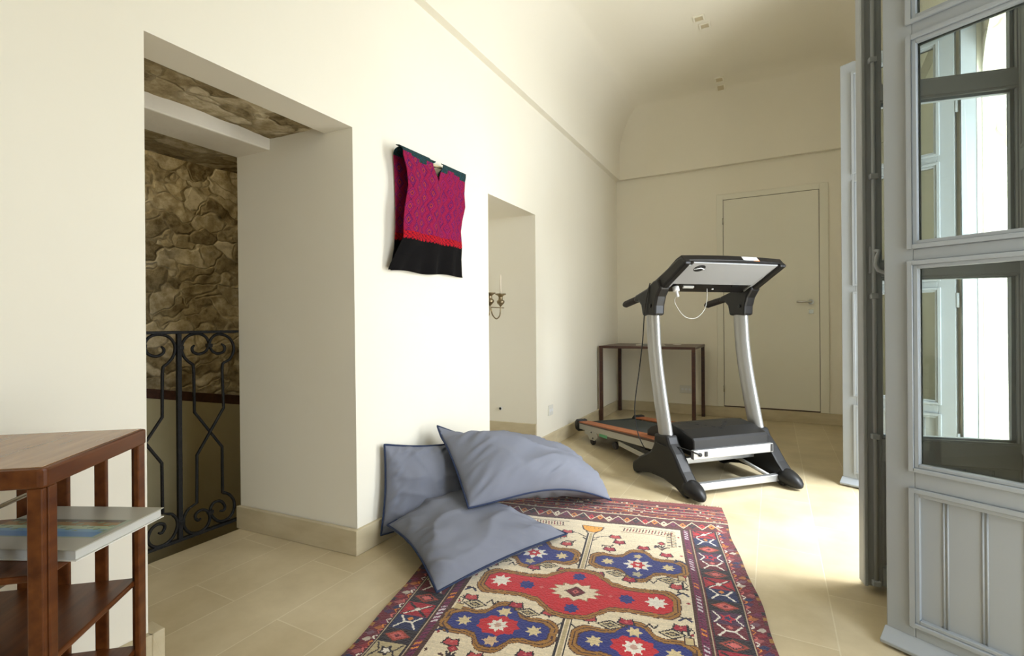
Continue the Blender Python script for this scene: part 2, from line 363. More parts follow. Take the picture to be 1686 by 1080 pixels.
tag(lc.build('trim_5', M['wood_dark']), kind='structure')
# stone soffits over the doorway
def slab(name, x0, x1, y0, y1, z, seed, nrm=(0, 0, -1), tilt=0):
    n1 = int((x1-x0)/.012)+2; n2 = int((y1-y0)/.012)+2
    P = np.array([[(x, y, z+tilt*(x-x0)) for y in np.linspace(y0, y1, n2)] for x in np.linspace(x0, x1, n1)])
    P = rubble_surface(P, nrm, .02, seed); return tag(grid_mesh(name, P, M['rubble']), kind='structure')
slab('ceiling_stone', -1.925, -1.59, DY0-.05, 1.43, 1.715, 5)
slab('ceiling_stairwell', -2.50, -2.10, DY0-.4, 1.9, 1.700, 9)
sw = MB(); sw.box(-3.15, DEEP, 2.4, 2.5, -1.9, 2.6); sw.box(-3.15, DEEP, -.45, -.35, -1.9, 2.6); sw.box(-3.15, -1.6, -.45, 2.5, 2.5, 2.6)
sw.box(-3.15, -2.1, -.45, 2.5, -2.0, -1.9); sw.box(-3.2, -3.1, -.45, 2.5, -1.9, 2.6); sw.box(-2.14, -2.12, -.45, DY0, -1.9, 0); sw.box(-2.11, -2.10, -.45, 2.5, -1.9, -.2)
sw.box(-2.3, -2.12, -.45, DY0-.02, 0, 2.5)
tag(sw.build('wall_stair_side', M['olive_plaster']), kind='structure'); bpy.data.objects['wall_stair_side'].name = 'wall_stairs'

# railing
RX = -2.135
Pp = [(1.1766, 0.8199), (1.1671, 0.8085), (1.1708, 0.7926), (1.1897, 0.7827), (1.2119, 0.7864), (1.2287, 0.8006), (1.2349, 0.8305), (1.2193, 0.8562), (1.1932, 0.8668), (1.16, 0.8626), (1.1368, 0.8438), (1.1257, 0.8153), (1.1318, 0.7812), (1.15, 0.7558), (1.1704, 0.7396), (1.173, 0.7099), (1.1746, 0.5426), (1.2896, 0.3741), (1.2901, 0.1746), (1.3143, 0.163), (1.3377, 0.1316), (1.3429, 0.0983), (1.3296, 0.0659), (1.3028, 0.0513), (1.2716, 0.0573), (1.2464, 0.0846), (1.2366, 0.1132), (1.2438, 0.1361), (1.262, 0.1454), (1.2846, 0.1382), (1.3001, 0.1124), (1.2948, 0.0966), (1.2771, 0.0995)]
Qp = [(1.2857, 0.8215), (1.3002, 0.8084), (1.2958, 0.7879), (1.2688, 0.7801), (1.2446, 0.7947), (1.2349, 0.8255), (1.2471, 0.8504), (1.2695, 0.8631), (1.2985, 0.8593), (1.3248, 0.8429), (1.3408, 0.8108), (1.3384, 0.7793), (1.3209, 0.751), (1.2923, 0.7354), (1.2889, 0.6995), (1.294, 0.5438), (1.18, 0.3642), (1.1785, 0.1674), (1.1457, 0.1538), (1.129, 0.1305), (1.1252, 0.0981), (1.1404, 0.0635), (1.1682, 0.0452), (1.2017, 0.0455), (1.2233, 0.0625), (1.2314, 0.0898), (1.2198, 0.119), (1.1974, 0.1315), (1.1754, 0.1242), (1.1715, 0.1088), (1.1828, 0.093), (1.1943, 0.0978)]
rl = empty('stair_railing', (RX, 1.03, 0)); tag(rl, 'black wrought iron railing with scrolls across the doorway to the stairwell', 'railing')
def ry(y): return y-1.03
r = MB(); r.box(-.010, .010, ry(.66), ry(1.362), .872, .884); r.build('top_rail', M['iron'], rl, bevel=.002)
r = MB(); r.box(-.010, .010, ry(.66), ry(1.362), .028, .040); r.build('bottom_rail', M['iron'], rl, bevel=.002)
for yy in (1.1135, .757): r = MB(); r.box(-.008, .008, ry(yy)-.0085, ry(yy)+.0085, .034, .88); r.build('baluster', M['iron'], rl, bevel=.002)
def scroll_path(pts, mirror):
    q = []
    # keep the straight middle crisp, smooth the scrolls
    a = smooth_path([(0, y, z) for y, z in pts[:15]], 4); b = [Vector((0, y, z)) for y, z in pts[15:18]]; c = smooth_path([(0, y, z) for y, z in pts[18:]], 4)
    for p in a+b+c: q.append((p.x, ry(2*1.1135-p.y) if mirror else ry(p.y), .04+(p.z-.045)*(.872-.04)/(.868-.045)))
    return q
for mir in (0, 1):
    for k, pts in enumerate((Pp, Qp)):
        path = [(x+(.003 if k else -.003), y, z) for x, y, z in scroll_path(pts, mir)]
        n = len(path); rl_ = [.0062*(.6+.4*min(1, min(i, n-1-i)/4)) for i in range(n)]
        MB().tube(path, .0062, 8, r_list=rl_).build('scroll_bar', M['iron'], rl)
for yy, zz in [(1.1195, .815), (1.1195, .105), (1.235, .82), (1.235, .105)]:
    MB().box(-.011, .011, ry(yy)-.010, ry(yy)+.010, zz-.008, zz+.008).build('collar', M['iron'], rl, bevel=.002)

# ------------------------------------------------------------ back door
d1 = empty('door_1', (0, YB, 0)); tag(d1, 'plain cream flush door in the far wall behind the treadmill', kind='structure')
dz0, dz1 = .108, 2.072; dx0, dx1 = -.4145, .361
m_ = MB(); m_.box(-.475, dx0-.004, -.014, .005, .1, 2.128); m_.box(dx1+.004, .432, -.014, .005, .1, 2.128); m_.box(dx0-.004, dx1+.004, -.014, .005, dz1+.004, 2.128)
m_.build('door_frame', M['door'], d1, bevel=.003)
m_ = MB(); m_.box(dx0-.004, dx1+.004, -.0022, 0, .1, 2.08); m_.build('door_gap', M['wood_dark'], d1)
m_ = MB(); m_.box(dx0, dx1, -.011, .0, dz0+.003, dz1); dl = m_.build('door_leaf', M['door'], d1, bevel=.002)
m_ = MB(); m_.tube([(.297, -.014, 1.08), (.297, -.055, 1.08), (.290, -.060, 1.08), (.185, -.060, 1.083)], .0085, 10); m_.lathe([(.022, -.019), (.022, -.011)], (.297, 0, 1.08), 20, 'y')
m_.build('door_handle', M['chrome'], dl)
m_ = MB(); m_.box(.278, .318, -.018, -.010, .975, 1.015); m_.build('lock_plate', M['chrome'], dl, bevel=.002)
for z in (1.87, .272): MB().tube([(dx0-.003, -.017, z-.03), (dx0-.003, -.017, z+.03)], .006, 10).build('door_hinge', M['chrome'], d1)

# ------------------------------------------------------------ French windows
def make_leaf(origin, ang, parent, side, bolt=False, shutter=False, flat_side=False):
    """local x runs from the free edge to the hinge edge, y is thickness"""
    W_, TH = .478, .042; h = TH/2; st = .054 if bolt else .066
    e = MB()
    # stiles and rails
    for a, b in ((0, st), (W_-st, W_)): e.box(a, b, -h, h, .02, 2.318)
    rails = [(.022, .085), (.437, .505), (1.052, 1.108), (1.660, 1.716), (2.248, 2.318)] if not bolt else [(.022, .085), (.437, .512), (1.047, 1.098), (1.630, 1.682), (2.22, 2.318)]
    for z0, z1 in rails: e.box(st, W_-st, -h, h, z0, z1)
    lf = e.build('window_leaf', M['leaf_paint'], parent, bevel=.0025)
    lf.location = origin; lf.rotation_euler = (0, 0, ang)
    # glazing mouldings on both faces
    g = MB()
    for z0, z1 in [(rails[k][1], rails[k+1][0]) for k in range(4)]:
        for s in (-1, 1):
            for off, dep, wd in (((-.012, .009, .012), (0, .003, .010)) if s == side else ((0, -.004, .006),)):
                y0, y1 = (h, h+dep) if off < 0 else (h-.013, h+dep)
                ya, yb = sorted((s*y0, s*y1)); o_ = off; q = wd
                x0, x1 = st+o_, W_-st-o_; a0, a1 = z0+o_, z1-o_
                g.box(x0, x0+q, ya, yb, a0, a1); g.box(x1-q, x1, ya, yb, a0, a1); g.box(x0+q, x1-q, ya, yb, a0, a0+q); g.box(x0+q, x1-q, ya, yb, a1-q, a1)
    g.build('moulding', M['leaf_paint'], lf, bevel=.002)
    for z0, z1 in [(rails[k][1], rails[k+1][0]) for k in (1, 2, 3)]:
        MB().box(st-.003, W_-st+.003, -.0018, .0018, z0-.003, z1+.003).build('glass_pane', M['glass'], lf)
    p = MB(); p.box(st-.003, W_-st+.003, -.010, .010, .083, .439)
    for x in (.128, .204, .280, .352):
        for s in (-1, 1):
            for dx in (-.004, .004): p.tube([(x+dx, s*.0105, .095), (x+dx, s*.0105, .427)], .0026, 6)
    p.build('board_panel', M['leaf_paint'], lf)
    q = MB()  # projecting drip sill at the foot
    poly = [(side*h, .012), (side*(h+.034), .008), (side*(h+.036), .018), (side*(h), .046)]
    q.prism([(a, b) for a, b in poly], 'x', (.03 if bolt else -.004), W_-.004); q.build('drip_sill', M['leaf_paint'], lf, bevel=.002)
    if bolt:
        s = -1; y = s*(h+.010)
        bb = MB(); bb.tube([(.032, y, .03), (.032, y, 2.30)], .0065, 10)
        bb.build('bolt_rod', M['leaf_paint'], lf)
        bb = MB()
        for z in (.036, .521, .985, 1.38, 1.765, 2.2): bb.box(.020, .044, s*h, s*(h+.020), z-.009, z+.009)
        bb.build('rod_guide', M['leaf_paint'], lf, bevel=.003)
        bb = MB(); bb.box(.019, .045, s*h, s*(h+.012), 1.06, 1.15); bb.tube([(.034, s*(h+.01), 1.135), (.038, s*(h+.034), 1.13), (.030, s*(h+.038), 1.11), (.028, s*(h+.034), 1.085), (.034, s*(h+.036), 1.068), (.052, s*(h+.040), 1.058), (.058, s*(h+.036), 1.05)], .0065, 8)
        bb.build('bolt_handle', M['leaf_paint'], lf, bevel=.002)
        # raised meeting stile
        bb = MB(); bb.box(.0, .012, s*(h-.001), s*(h+.008), .02, 2.318); bb.build('meeting_bead', M['leaf_paint'], lf, bevel=.003)
    for z in (.33, 1.0, 1.93):
        MB().tube([(W_+.006, side*h*.8, z-.035), (W_+.006, side*h*.8, z+.035)], .007, 8).build('leaf_hinge', M['leaf_paint'], lf)
    return lf
rad = math.radians
win = []
for i, (a, b) in enumerate(OPEN):
    wi = empty('window_%d' % (i+1), wp((a+b)/2, .04, 0)); tag(wi, kind='structure'); win.append(wi)
    mb = MB(); base = Vector(wi.location)
    def fb(t0, t1, n0, n1, z0, z1):
        vs = [Vector(wp(t, n, z))-base for t in (t0, t1) for n in (n0, n1) for z in (z0, z1)]
        mb.add(vs, [(0, 1, 3, 2), (4, 6, 7, 5), (0, 4, 5, 1), (2, 3, 7, 6), (0, 2, 6, 4), (1, 5, 7, 3)])
    fb(a, a+.030, .0, .055, 0, OT); fb(b-.030, b, .0, .055, 0, OT); fb(a+.030, b-.030, .0, .055, 2.335, OT); fb(a+.030, b-.030, .0, .055, 0, .018)
    mb.build('window_frame', M['leaf_paint'], wi, bevel=.003)
def leafpos(wi, x, y): b_ = wi.location; return (x-b_.x, y-b_.y, 0)
make_leaf(leafpos(win[0], .287, 1.729), rad(-29), win[0], -1)
l2 = make_leaf(leafpos(win[1], .258, 2.014), rad(11), win[1], 1, bolt=True)
make_leaf(leafpos(win[1], .345, 3.273), rad(-25.5), win[1], -1)
# inner shutter hinged on the glazed leaf, swung back towards the pier
sh = MB(); sh.box(0, .36, -.011, .011, .49, 2.26)
for s in (-1, 1):
    for z0, z1 in ((.53, 1.36), (1.42, 2.22)):
        y0, y1 = sorted((s*.010, s*.0155))
        sh.box(.035, .045, y0, y1, z0, z1); sh.box(.315, .325, y0, y1, z0, z1); sh.box(.045, .315, y0, y1, z0, z0+.01); sh.box(.045, .315, y0, y1, z1-.01, z1)
so = sh.build('inner_shutter', M['leaf_paint'], l2, bevel=.002); so.location = (.424, -.036, 0); so.rotation_euler = (0, 0, rad(-110))
tag(win[0], 'near French window, its grey glazed leaf swung into the room'); tag(win[1], 'farther French window with both grey leaves open inwards')

# ------------------------------------------------------------ wall sockets, ceiling lights
def socket(loc, rz, w_, h_, n, label):
    e = empty('wall_socket', loc, rz); tag(e, label, 'socket', 'wall sockets')
    MB().box(-w_/2, w_/2, -.009, 0, -h_/2, h_/2).build('plate', M['socket'], e, bevel=.003)
    for i in range(n):
        x = (i-(n-1)/2)*.034
        MB().lathe([(.012, -.0105), (.012, -.008)], (x, 0, 0), 16, 'y').build('insert', M['white'], e)
    return e
socket((X0, 3.305, .268), rad(90), .075, .075, 2, 'small square cream socket low on the left wall, right of the recess')
socket((-.765, YB, .245), 0, .12, .075, 3, 'wide cream socket low on the far wall under the wooden table')
ps = empty('cable_outlet', (-1.722, 3.044, .30), rad(-5)); tag(ps, 'small round black outlet low on the side of the recess', 'outlet')
MB().lathe([(.013, -.006), (.013, 0)], (0, 0, 0), 16, 'y').build('outlet_ring', M['white'], ps); MB().lathe([(.009, -.009), (.009, -.005)], (-.002, 0, 0), 16, 'y').build('outlet_hole', M['black'], ps)
CZ = 3.07
def cl_light(x, y, z, lab, tilt=0):
    e = empty('ceiling_spotlight', (x, y, z)); e.rotation_euler = (tilt, 0, 0); tag(e, lab, 'ceiling light', 'recessed ceiling spotlights')
    b_ = MB()
    for s in (-1, 1): b_.box(-.038, .038, s*.032-.006, s*.032+.006, -.009, .0); b_.box(s*.032-.006, s*.032+.006, -.026, .026, -.009, .0)
    b_.build('trim_frame', M['plaster'], e, bevel=.002)
    MB().box(-.026, .026, -.026, .026, -.004, .0).build('lens', M['skirting'], e)
cl_light(-.452, 3.70, CZ, 'square recessed ceiling spotlight, the nearest to the camera')
cl_light(-.425, 3.81, CZ, 'square recessed ceiling spotlight just behind the nearest one')
cl_light(-.408, 4.70, 3.063, 'square recessed ceiling spotlight, third going back from the camera', -rad(10))
cl_light(-.405, 4.80, 3.032, 'square recessed ceiling spotlight closest to the far wall', -rad(25))

# ------------------------------------------------------------ raster painting helpers (colour of woven things)
def srgb(c): c = np.array(c)/255.; return np.where(c <= .04045, c/12.92, ((c+.055)/1.055)**2.4)
class Pic:
    def __init__(s, a0, a1, b0, b1, px):
        s.a0, s.b0, s.px = a0, b0, px; s.nx = int(round((a1-a0)/px)); s.ny = int(round((b1-b0)/px))
        s.A, s.B = np.meshgrid(a0+px*(np.arange(s.nx)+.5), b0+px*(np.arange(s.ny)+.5)); s.c = np.zeros((s.ny, s.nx, 3))
    def put(s, mask, col): s.c[mask] = srgb(col)
    def rect(s, a0, a1, b0, b1, col): s.put((s.A >= a0) & (s.A < a1) & (s.B >= b0) & (s.B < b1), col)
    def poly(s, pts, col):
        p = np.array(pts); lo = p.min(0)-s.px; hi = p.max(0)+s.px
        i0 = max(0, int((lo[0]-s.a0)/s.px)); i1 = min(s.nx, int((hi[0]-s.a0)/s.px)+2); j0 = max(0, int((lo[1]-s.b0)/s.px)); j1 = min(s.ny, int((hi[1]-s.b0)/s.px)+2)
        if i1 <= i0 or j1 <= j0: return
        A = s.A[j0:j1, i0:i1]; B = s.B[j0:j1, i0:i1]; ins = np.zeros(A.shape, bool); n = len(p)
        for k in range(n):
            x1, y1 = p[k]; x2, y2 = p[(k+1) % n]
            if y1 == y2: continue
            cnd = ((y1 > B) != (y2 > B)) & (A < (x2-x1)*(B-y1)/(y2-y1)+x1); ins ^= cnd
        s.c[j0:j1, i0:i1][ins] = srgb(col)
    def line(s, pts, wd, col):
        for (x1, y1), (x2, y2) in zip(pts[:-1], pts[1:]):
            dx, dy = x2-x1, y2-y1; l = math.hypot(dx, dy) or 1; nx_, ny_ = -dy/l*wd/2, dx/l*wd/2
            s.poly([(x1+nx_, y1+ny_), (x2+nx_, y2+ny_), (x2-nx_, y2-ny_), (x1-nx_, y1-ny_)], col)
    def star(s, a, b, r, col, n=8, inner=.55, sy=1.0):
        s.poly([(a+(r if k % 2 == 0 else r*inner)*math.cos(math.pi*k/n), b+sy*(r if k % 2 == 0 else r*inner)*math.sin(math.pi*k/n)) for k in range(2*n)], col)
    def dia(s, a, b, ra, rb, col): s.poly([(a-ra, b), (a, b+rb), (a+ra, b), (a, b-rb)], col)

CREAM, RED, BLUE, NAVY, GOLD, BRN, MAR, PUR, PINK, ORG, BLK, WHT = (216, 200, 168), (186, 28, 34), (36, 44, 112), (24, 32, 72), (150, 104, 36), (70, 36, 22), (98, 18, 30), (104, 22, 62), (196, 96, 88), (204, 122, 40), (32, 20, 24), (224, 216, 200)
def medallion(p, a, b, hw, hh, col, second=None, flip=1, kind='blue'):
    def outline(g):
        h1 = hh*.42+g; top = hh+g; w1 = hw+g; k = .30*hw
        pts = [(-w1, -h1*.55), (-w1, h1*.55), (-w1+.03, h1), (-k*1.9, h1*.92), (-k*1.25, h1*1.1), (-k*.55-g*.3, top*.93), (0, top), (k*.55+g*.3, top*.93), (k*1.25, h1*1.1), (k*1.9, h1*.92), (w1-.03, h1), (w1, h1*.55)]
        lower = [(x, -y) for x, y in pts[::-1]]
        return pts[1:]+lower[:-1]
    def zig(pts, amp):
        out = []
        for i in range(len(pts)):
            x1, y1 = pts[i]; x2, y2 = pts[(i+1) % len(pts)]; l = math.hypot(x2-x1, y2-y1); n = max(1, int(l/.016))
            for k in range(n):
                t = k/n; o = amp if k % 2 else -amp; nx_, ny_ = (-(y2-y1)/(l+1e-9), (x2-x1)/(l+1e-9)); out.append((a+x1+(x2-x1)*t+nx_*o, b+y1+(y2-y1)*t+ny_*o))
        return out
    for g, c_, am in ((.028, BRN, .002), (.025, GOLD, .002), (.017, BRN, .001), (.014, GOLD, .001), (.005, BRN, .0)): p.poly(zig(outline(g), am), c_)
    p.poly(zig(outline(.002), .001), col)

def rug_picture():
    px = .0036; p = Pic(-.315, .325-.0, -.92, .92, px) if False else Pic(-.57, .57, -.92, .92, px)
    A, B = p.A, p.B
    p.c[:] = srgb(MAR)
    rnd = random.Random(3)
    # outer guard: small motifs in patches
    fld = .37; s1 = .402; m0, m1 = .412, .512
    for s in (-1, 1):
        for k in range(60):
            b = -.80+k*.0272; a = s*(.541+.010*math.sin(k*1.7))
            c_ = [PUR, (60, 30, 70), (150, 76, 72), (180, 168, 150), (160, 92, 34), MAR, NAVY, (130, 24, 30), (110, 74, 84)][(k*5+(s > 0)*3) % 9]
            p.poly([(a-.018, b-.006), (a-.002, b+.010), (a+.016, b+.004), (a+.003, b-.012)], c_)
            p.line([(s*.521, b), (s*.532, b+.012), (s*.521, b+.020)], .004, [WHT, PINK, ORG][k % 3])
            p.rect(s*.565-.005, s*.565+.005, b, b+.018, [BRN, GOLD, BLK, MAR][k % 4])
        # main border: repeating blocks
        p.rect(min(s*m0, s*m1), max(s*m0, s*m1), -.80, .80, BLK)
        k = 0; b = -.76
        while b < .78:
            c = s*(m0+m1)/2; w_ = .046
            ty = k % 6
            if ty == 0:
                p.dia(c, b, w_, .030, BRN); p.dia(c, b, w_*.85, .025, (160, 60, 40)); p.dia(c, b, w_*.55, .016, PINK); p.dia(c, b, w_*.22, .008, MAR)
            elif ty in (1, 4):
                p.rect(c-w_, c+w_, b-.034, b+.034, NAVY if ty == 1 else MAR)
                p.line([(c-.035, b-.03), (c-.012, b), (c-.035, b+.03)], .006, WHT); p.line([(c+.035, b-.03), (c+.012, b), (c+.035, b+.03)], .006, WHT)
                p.line([(c-.012, b), (c+.012, b)], .006, WHT); p.dia(c, b+.018, .010, .010, ORG if ty == 1 else PINK)
            elif ty == 2:
                p.rect(c-w_, c+w_, b-.034, b+.034, (150, 24, 36)); p.line([(c-.04, b-.03), (c+.04, b+.03)], .008, BLK); p.line([(c-.04, b+.03), (c+.04, b-.03)], .008, BLK); p.line([(c-.035, b-.03), (c+.035, b+.03)], .004, WHT); p.dia(c, b, .012, .010, WHT)
                p.dia(c-.028, b, .012, .012, RED); p.dia(c+.028, b, .012, .012, RED)
            elif ty == 3:
                p.dia(c, b, w_, .030, BRN); p.dia(c, b, w_*.85, .025, (150, 60, 42)); p.dia(c, b, w_*.6, .018, BLK); p.dia(c, b, w_*.45, .013, PINK)
            else:
                p.rect(c-w_, c+w_, b-.034, b+.034, (70, 30, 60) if s > 0 else (176, 160, 120))
                p.star(c, b, .026, BLK if s < 0 else RED, 5, .5); p.star(c, b, .015, WHT if s < 0 else NAVY, 5, .5)
                for q in (-1, 1): p.line([(c+q*.04, b-.03), (c+q*.022, b), (c+q*.04, b+.03)], .005, BLK if s < 0 else WHT)
            b += .0665; k += 1
        for x in (m0-.005, m1+.002): p.rect(s*x-.002, s*x+.002, -.80, .80, (170, 150, 120)); p.rect(s*x-.005, s*x-.002, -.80, .80, BLK)
        # purple barber stripe
        lo, hi = sorted((s*(fld+.004), s*s1)); p.rect(lo, hi, -.76, .76, PUR); u = (B*1.0+.5*(A*s)) % .16
        msk = (A > lo+.006) & (A < hi-.006) & (np.abs(B) < .75)
        p.put(msk & (((B+.6*A*s) % .018) < .005), (60, 10, 40))
        p.put(msk & (((B+.7*A*s) % .26) < .085) & (((B+.7*A*s) % .02) < .010), (196, 182, 186))
        p.put(msk & (((B+.7*A*s+.13) % .26) < .035) & (((B+.7*A*s) % .022) < .010), ORG)
        for x in (lo, hi): p.rect(x-.0035, x+.0035, -.76, .76, BRN)
    # end borders + kilim ends
    for t in (-1, 1):
        def rr(a0, a1, b0, b1, c): p.rect(a0, a1, min(t*b0, t*b1), max(t*b0, t*b1), c)
        rr(-.52, .52, .61, .70, (90, 22, 26))
        for k in range(26):
            a = -.50+k*.04; c_ = [RED, ORG, CREAM, PUR, (196, 120, 50), BLK][k % 6]
            p.dia(a, t*.655, .019, .034, BLK); p.dia(a, t*.655, .015, .027, c_); p.dia(a, t*.655, .006, .010, MAR)
        for k in range(13): p.line([(-.50+k*.08, t*.62), (-.46+k*.08, t*.69), (-.42+k*.08, t*.62)], .005, CREAM)
        rr(-.40, .40, .595, .612, BRN)
        rr(-.57, .57, .70, .92, MAR)
        bands = [(.700, .710, BRN), (.712, .718, CREAM), (.722, .734, (120, 40, 30)), (.738, .744, BLK), (.746, .752, ORG), (.756, .770, MAR), (.774, .779, CREAM), (.783, .797, (130, 30, 34)), (.800, .806, BRN), (.808, .813, CREAM), (.818, .836, (84, 18, 24)), (.838, .842, BLK), (.845, .850, (190, 140, 110)), (.854, .870, (110, 30, 30)), (.874, .880, BRN), (.885, .920, (120, 40, 34))]
        for b0, b1, c in bands:
            rr(-.57, .57, b0, b1, c)
        for (b0, b1) in ((.724, .733), (.758, .769), (.785, .795), (.820, .834), (.856, .868)):
            for k in range(95):
                if rnd.random() < .55: a = -.57+k*.012; rr(a, a+.010, b0, b1, rnd.choice([BLK, ORG, CREAM, RED, (170, 90, 40), MAR, PUR]))
    # field
    p.rect(-fld, fld, -.597, .597, CREAM)
    for s in (-1, 1): p.rect(s*fld-.004, s*fld+.004, -.6, .6, BRN)
    for t in (-1, 1):
        # centre stem with branches and yellow bud
        for b0, b1 in ((.155, .465),):
            for s in (-1, 1): p.rect(s*.012-.003, s*.012+.003, min(t*b0, t*b1), max(t*b0, t*b1), BLK)
            p.rect(-.005, .005, min(t*b0, t*b1), max(t*b0, t*b1), (176, 158, 118))
            for bb in (.175, .40): p.line([(-.03, t*(bb+.02)), (-.012, t*bb)], .006, BLK); p.line([(.03, t*(bb+.02)), (.012, t*bb)], .006, BLK)
        for s in (-1, 1): p.line([(s*.012, t*.42), (s*.05, t*.45), (s*.10, t*.47)], .005, BLK); p.line([(s*.012, t*.46), (s*.03, t*.50)], .005, BLK)
        p.poly([(-.04, t*.50), (-.05, t*.545), (.05, t*.545), (.04, t*.50), (.015, t*.478), (-.015, t*.478)], BRN)
        p.poly([(-.034, t*.503), (-.044, t*.541), (.044, t*.541), (.034, t*.503), (.012, t*.482), (-.012, t*.482)], (222, 152, 42))
        for k in range(4): p.dia(-.026+k*.017, t*.528, .003, .004, BLK)
        for s in (-1, 1):
            # corner comb (zigzag bracket)
            for k in range(16): p.line([(s*(.13+k*.013), t*.525), (s*(.136+k*.013), t*.560)], .005, (130, 30, 30) if k % 2 else BRN)
            p.line([(s*.11, t*.568), (s*.345, t*.568)], .006, BLK); p.line([(s*.12, t*.515), (s*.30, t*.515)], .005, (130, 60, 40))
            for k in range(11): p.line([(s*.305, t*(.545-k*.0125)), (s*.345, t*(.550-k*.0125))], .005, BLK if k % 2 else (140, 110, 70))
            p.line([(s*.325, t*.56), (s*.325, t*.42)], .005, BRN)
            # blue medallion
            c = s*.195; b = t*.24
            medallion(p, c, b, .150, .100, BLUE)
            if t > 0:
                p.star(c, b, .055, WHT, 8, .6, .85); p.star(c, b, .030, RED, 6, .6); p.star(c, b, .010, WHT, 5)
                p.star(c, b+.068, .020, (190, 170, 130), 5); p.star(c, b-.072, .022, (170, 160, 130), 5)
            else:
                p.star(c, b, .068, RED, 9, .82, .75); p.star(c, b, .034, WHT, 8, .6); p.star(c, b, .012, (190, 150, 130), 6, .8)
                p.star(c, b+.070, .026, (206, 186, 140), 6); p.star(c, b-.074, .026, (200, 168, 130), 6)
            p.star(c-.108, b, .027, (206, 186, 140), 7, .55); p.star(c+.108, b, .027, (206, 186, 140), 7, .55)
            # floating small flowers
            for (a, b_) in ((.085, .345), (.12, .415), (.30, .345), (.06, .135), (.215, .385), (.17, .125), (.325, .115), (.10, .30+.16)):
                q = rnd.choice([(156, 24, 44), (176, 60, 60), (150, 30, 50)])
                for k_, c_ in ((1.55, BLK), (1.2, q)):
                    p.poly([(s*a+x*k_, t*b_+y*k_) for x, y in [(-.018, -.008), (-.012, .012), (0, .006), (.012, .012), (.018, -.008), (0, -.013)]], c_)
                p.dia(s*a, t*b_, .006, .005, PINK); p.line([(s*a, t*b_-.016), (s*a+.004, t*b_-.030)], .005, BLK)
            for (a, b_) in ((.125, .155), (.30, .15)):
                p.dia(s*a, t*b_, .042, .026, BLK); p.dia(s*a, t*b_, .034, .019, (196, 180, 140)); p.dia(s*a, t*b_, .022, .012, BLK); p.dia(s*a, t*b_, .013, .006, (170, 150, 110))
            for (a, b_) in ((.345, .30), (.34, .07), (.275, .405)):
                p.line([(s*a-.02, t*b_-.01), (s*a, t*b_+.01), (s*a+.02, t*b_-.008)], .008, NAVY); p.line([(s*a-.016, t*b_+.012), (s*a+.014, t*b_+.004)], .006, BLK)
            p.rect(s*.345-.014, s*.345+.014, t*.175-.018, t*.175+.018, BRN); p.rect(s*.345-.011, s*.345+.011, t*.175-.014, t*.175+.014, (190, 168, 120)); p.line([(s*.345, t*.10), (s*.345, t*.15)], .005, BLK); p.line([(s*.345, t*.16), (s*.362, t*.13), (s*.35, t*.11)], .004, BLK)
    for s in (-1, 1):     # tulips and small animals between the medallions
        for t in (-1, 1):
            a, b = s*.285, t*.405
            p.line([(a, b-.03), (a, b+.02)], .006, BLK)
            for q in (-1, 1): p.line([(a, b-.02), (a+q*.022, b+.006), (a+q*.030, b+.002)], .007, BRN); p.line([(a, b-.005), (a+q*.014, b+.022)], .006, BLK)
            p.dia(a, b+.034, .018, .018, BRN); p.dia(a, b+.034, .014, .014, (160, 28, 44)); p.dia(a, b+.034, .005, .006, PINK)
            a, b = s*.075, t*.37
            p.line([(a-.02, b), (a+.015, b), (a+.022, b+.014)], .008, BRN); p.line([(a-.018, b), (a-.022, b-.014)], .005, BLK); p.line([(a+.012, b), (a+.014, b-.014)], .005, BLK)
            a, b = s*.245, t*.128
            p.line([(a-.02, b-.01), (a-.008, b+.012), (a+.004, b-.01), (a+.016, b+.012)], .005, BLK)
            for k in range(14):
                bb = -.56+k*.083
                p.dia(s*.355, bb, .006, .008, (150, 30, 40) if k % 2 else BRN)
    medallion(p, 0, 0, .305, .128, RED)
    p.star(0, 0, .092, (150, 110, 80), 12, .72, .62); p.star(0, 0, .084, CREAM, 12, .72, .62); p.dia(0, 0, .036, .032, BRN); p.dia(0, 0, .031, .027, MAR); p.dia(0, 0, .014, .012, PINK); p.dia(0, 0, .006, .005, MAR)
    for s in (-1, 1):
        p.star(s*.258, .004, .038, WHT, 8, .58); p.star(s*.165, 0, .027, BLUE, 8, .75); p.dia(s*.115, 0, .008, .008, PINK)
        p.star(0, s*.095, .025, BLUE, 8, .75)
    # woven wobble of tone
    n = np.random.RandomState(1).rand(p.ny, p.nx, 1)*.22+.89
    row = np.random.RandomState(2).rand(p.ny, 1, 1)*.16+.92
    p.c = np.clip(p.c*n*row, 0, 1); return p
rug = empty('area_rug', (0, 0, 0)); tag(rug, 'patterned wool rug with red and blue medallions on cream, maroon border, on the stone floor', 'rug')
RA = .2181; ca = -.241; cb = 1.618   # rug rotation, centre in rotated coordinates
RC = (ca*math.cos(RA)-cb*math.sin(RA)+0, ca*math.sin(RA)+cb*math.cos(RA))
rug.location = (RC[0], RC[1], 0); rug.rotation_euler = (0, 0, RA)
pc = rug_picture()
xs = pc.a0+pc.px*np.arange(pc.nx+1); ysr = pc.b0+pc.px*np.arange(pc.ny+1)
XX, YY = np.meshgrid(xs, ysr)
XX = XX + .006*np.sin(YY*7+1)*(np.abs(XX)/.57)**3*np.sign(XX) + .003*np.sin(YY*19)*(np.abs(XX)/.57)**6*np.sign(XX)
ZZ = .0105+.0012*np.sin(XX*21+YY*6)+.0010*np.sin(YY*17-XX*5)+np.random.RandomState(5).rand(*XX.shape)*.0009
rm = attr_mat('wool_pile', .95, .35, 500, .002, .3)
o = grid_mesh('pile', np.stack([XX, YY, ZZ], -1), rm, rug, colors=pc.c, smooth=False)
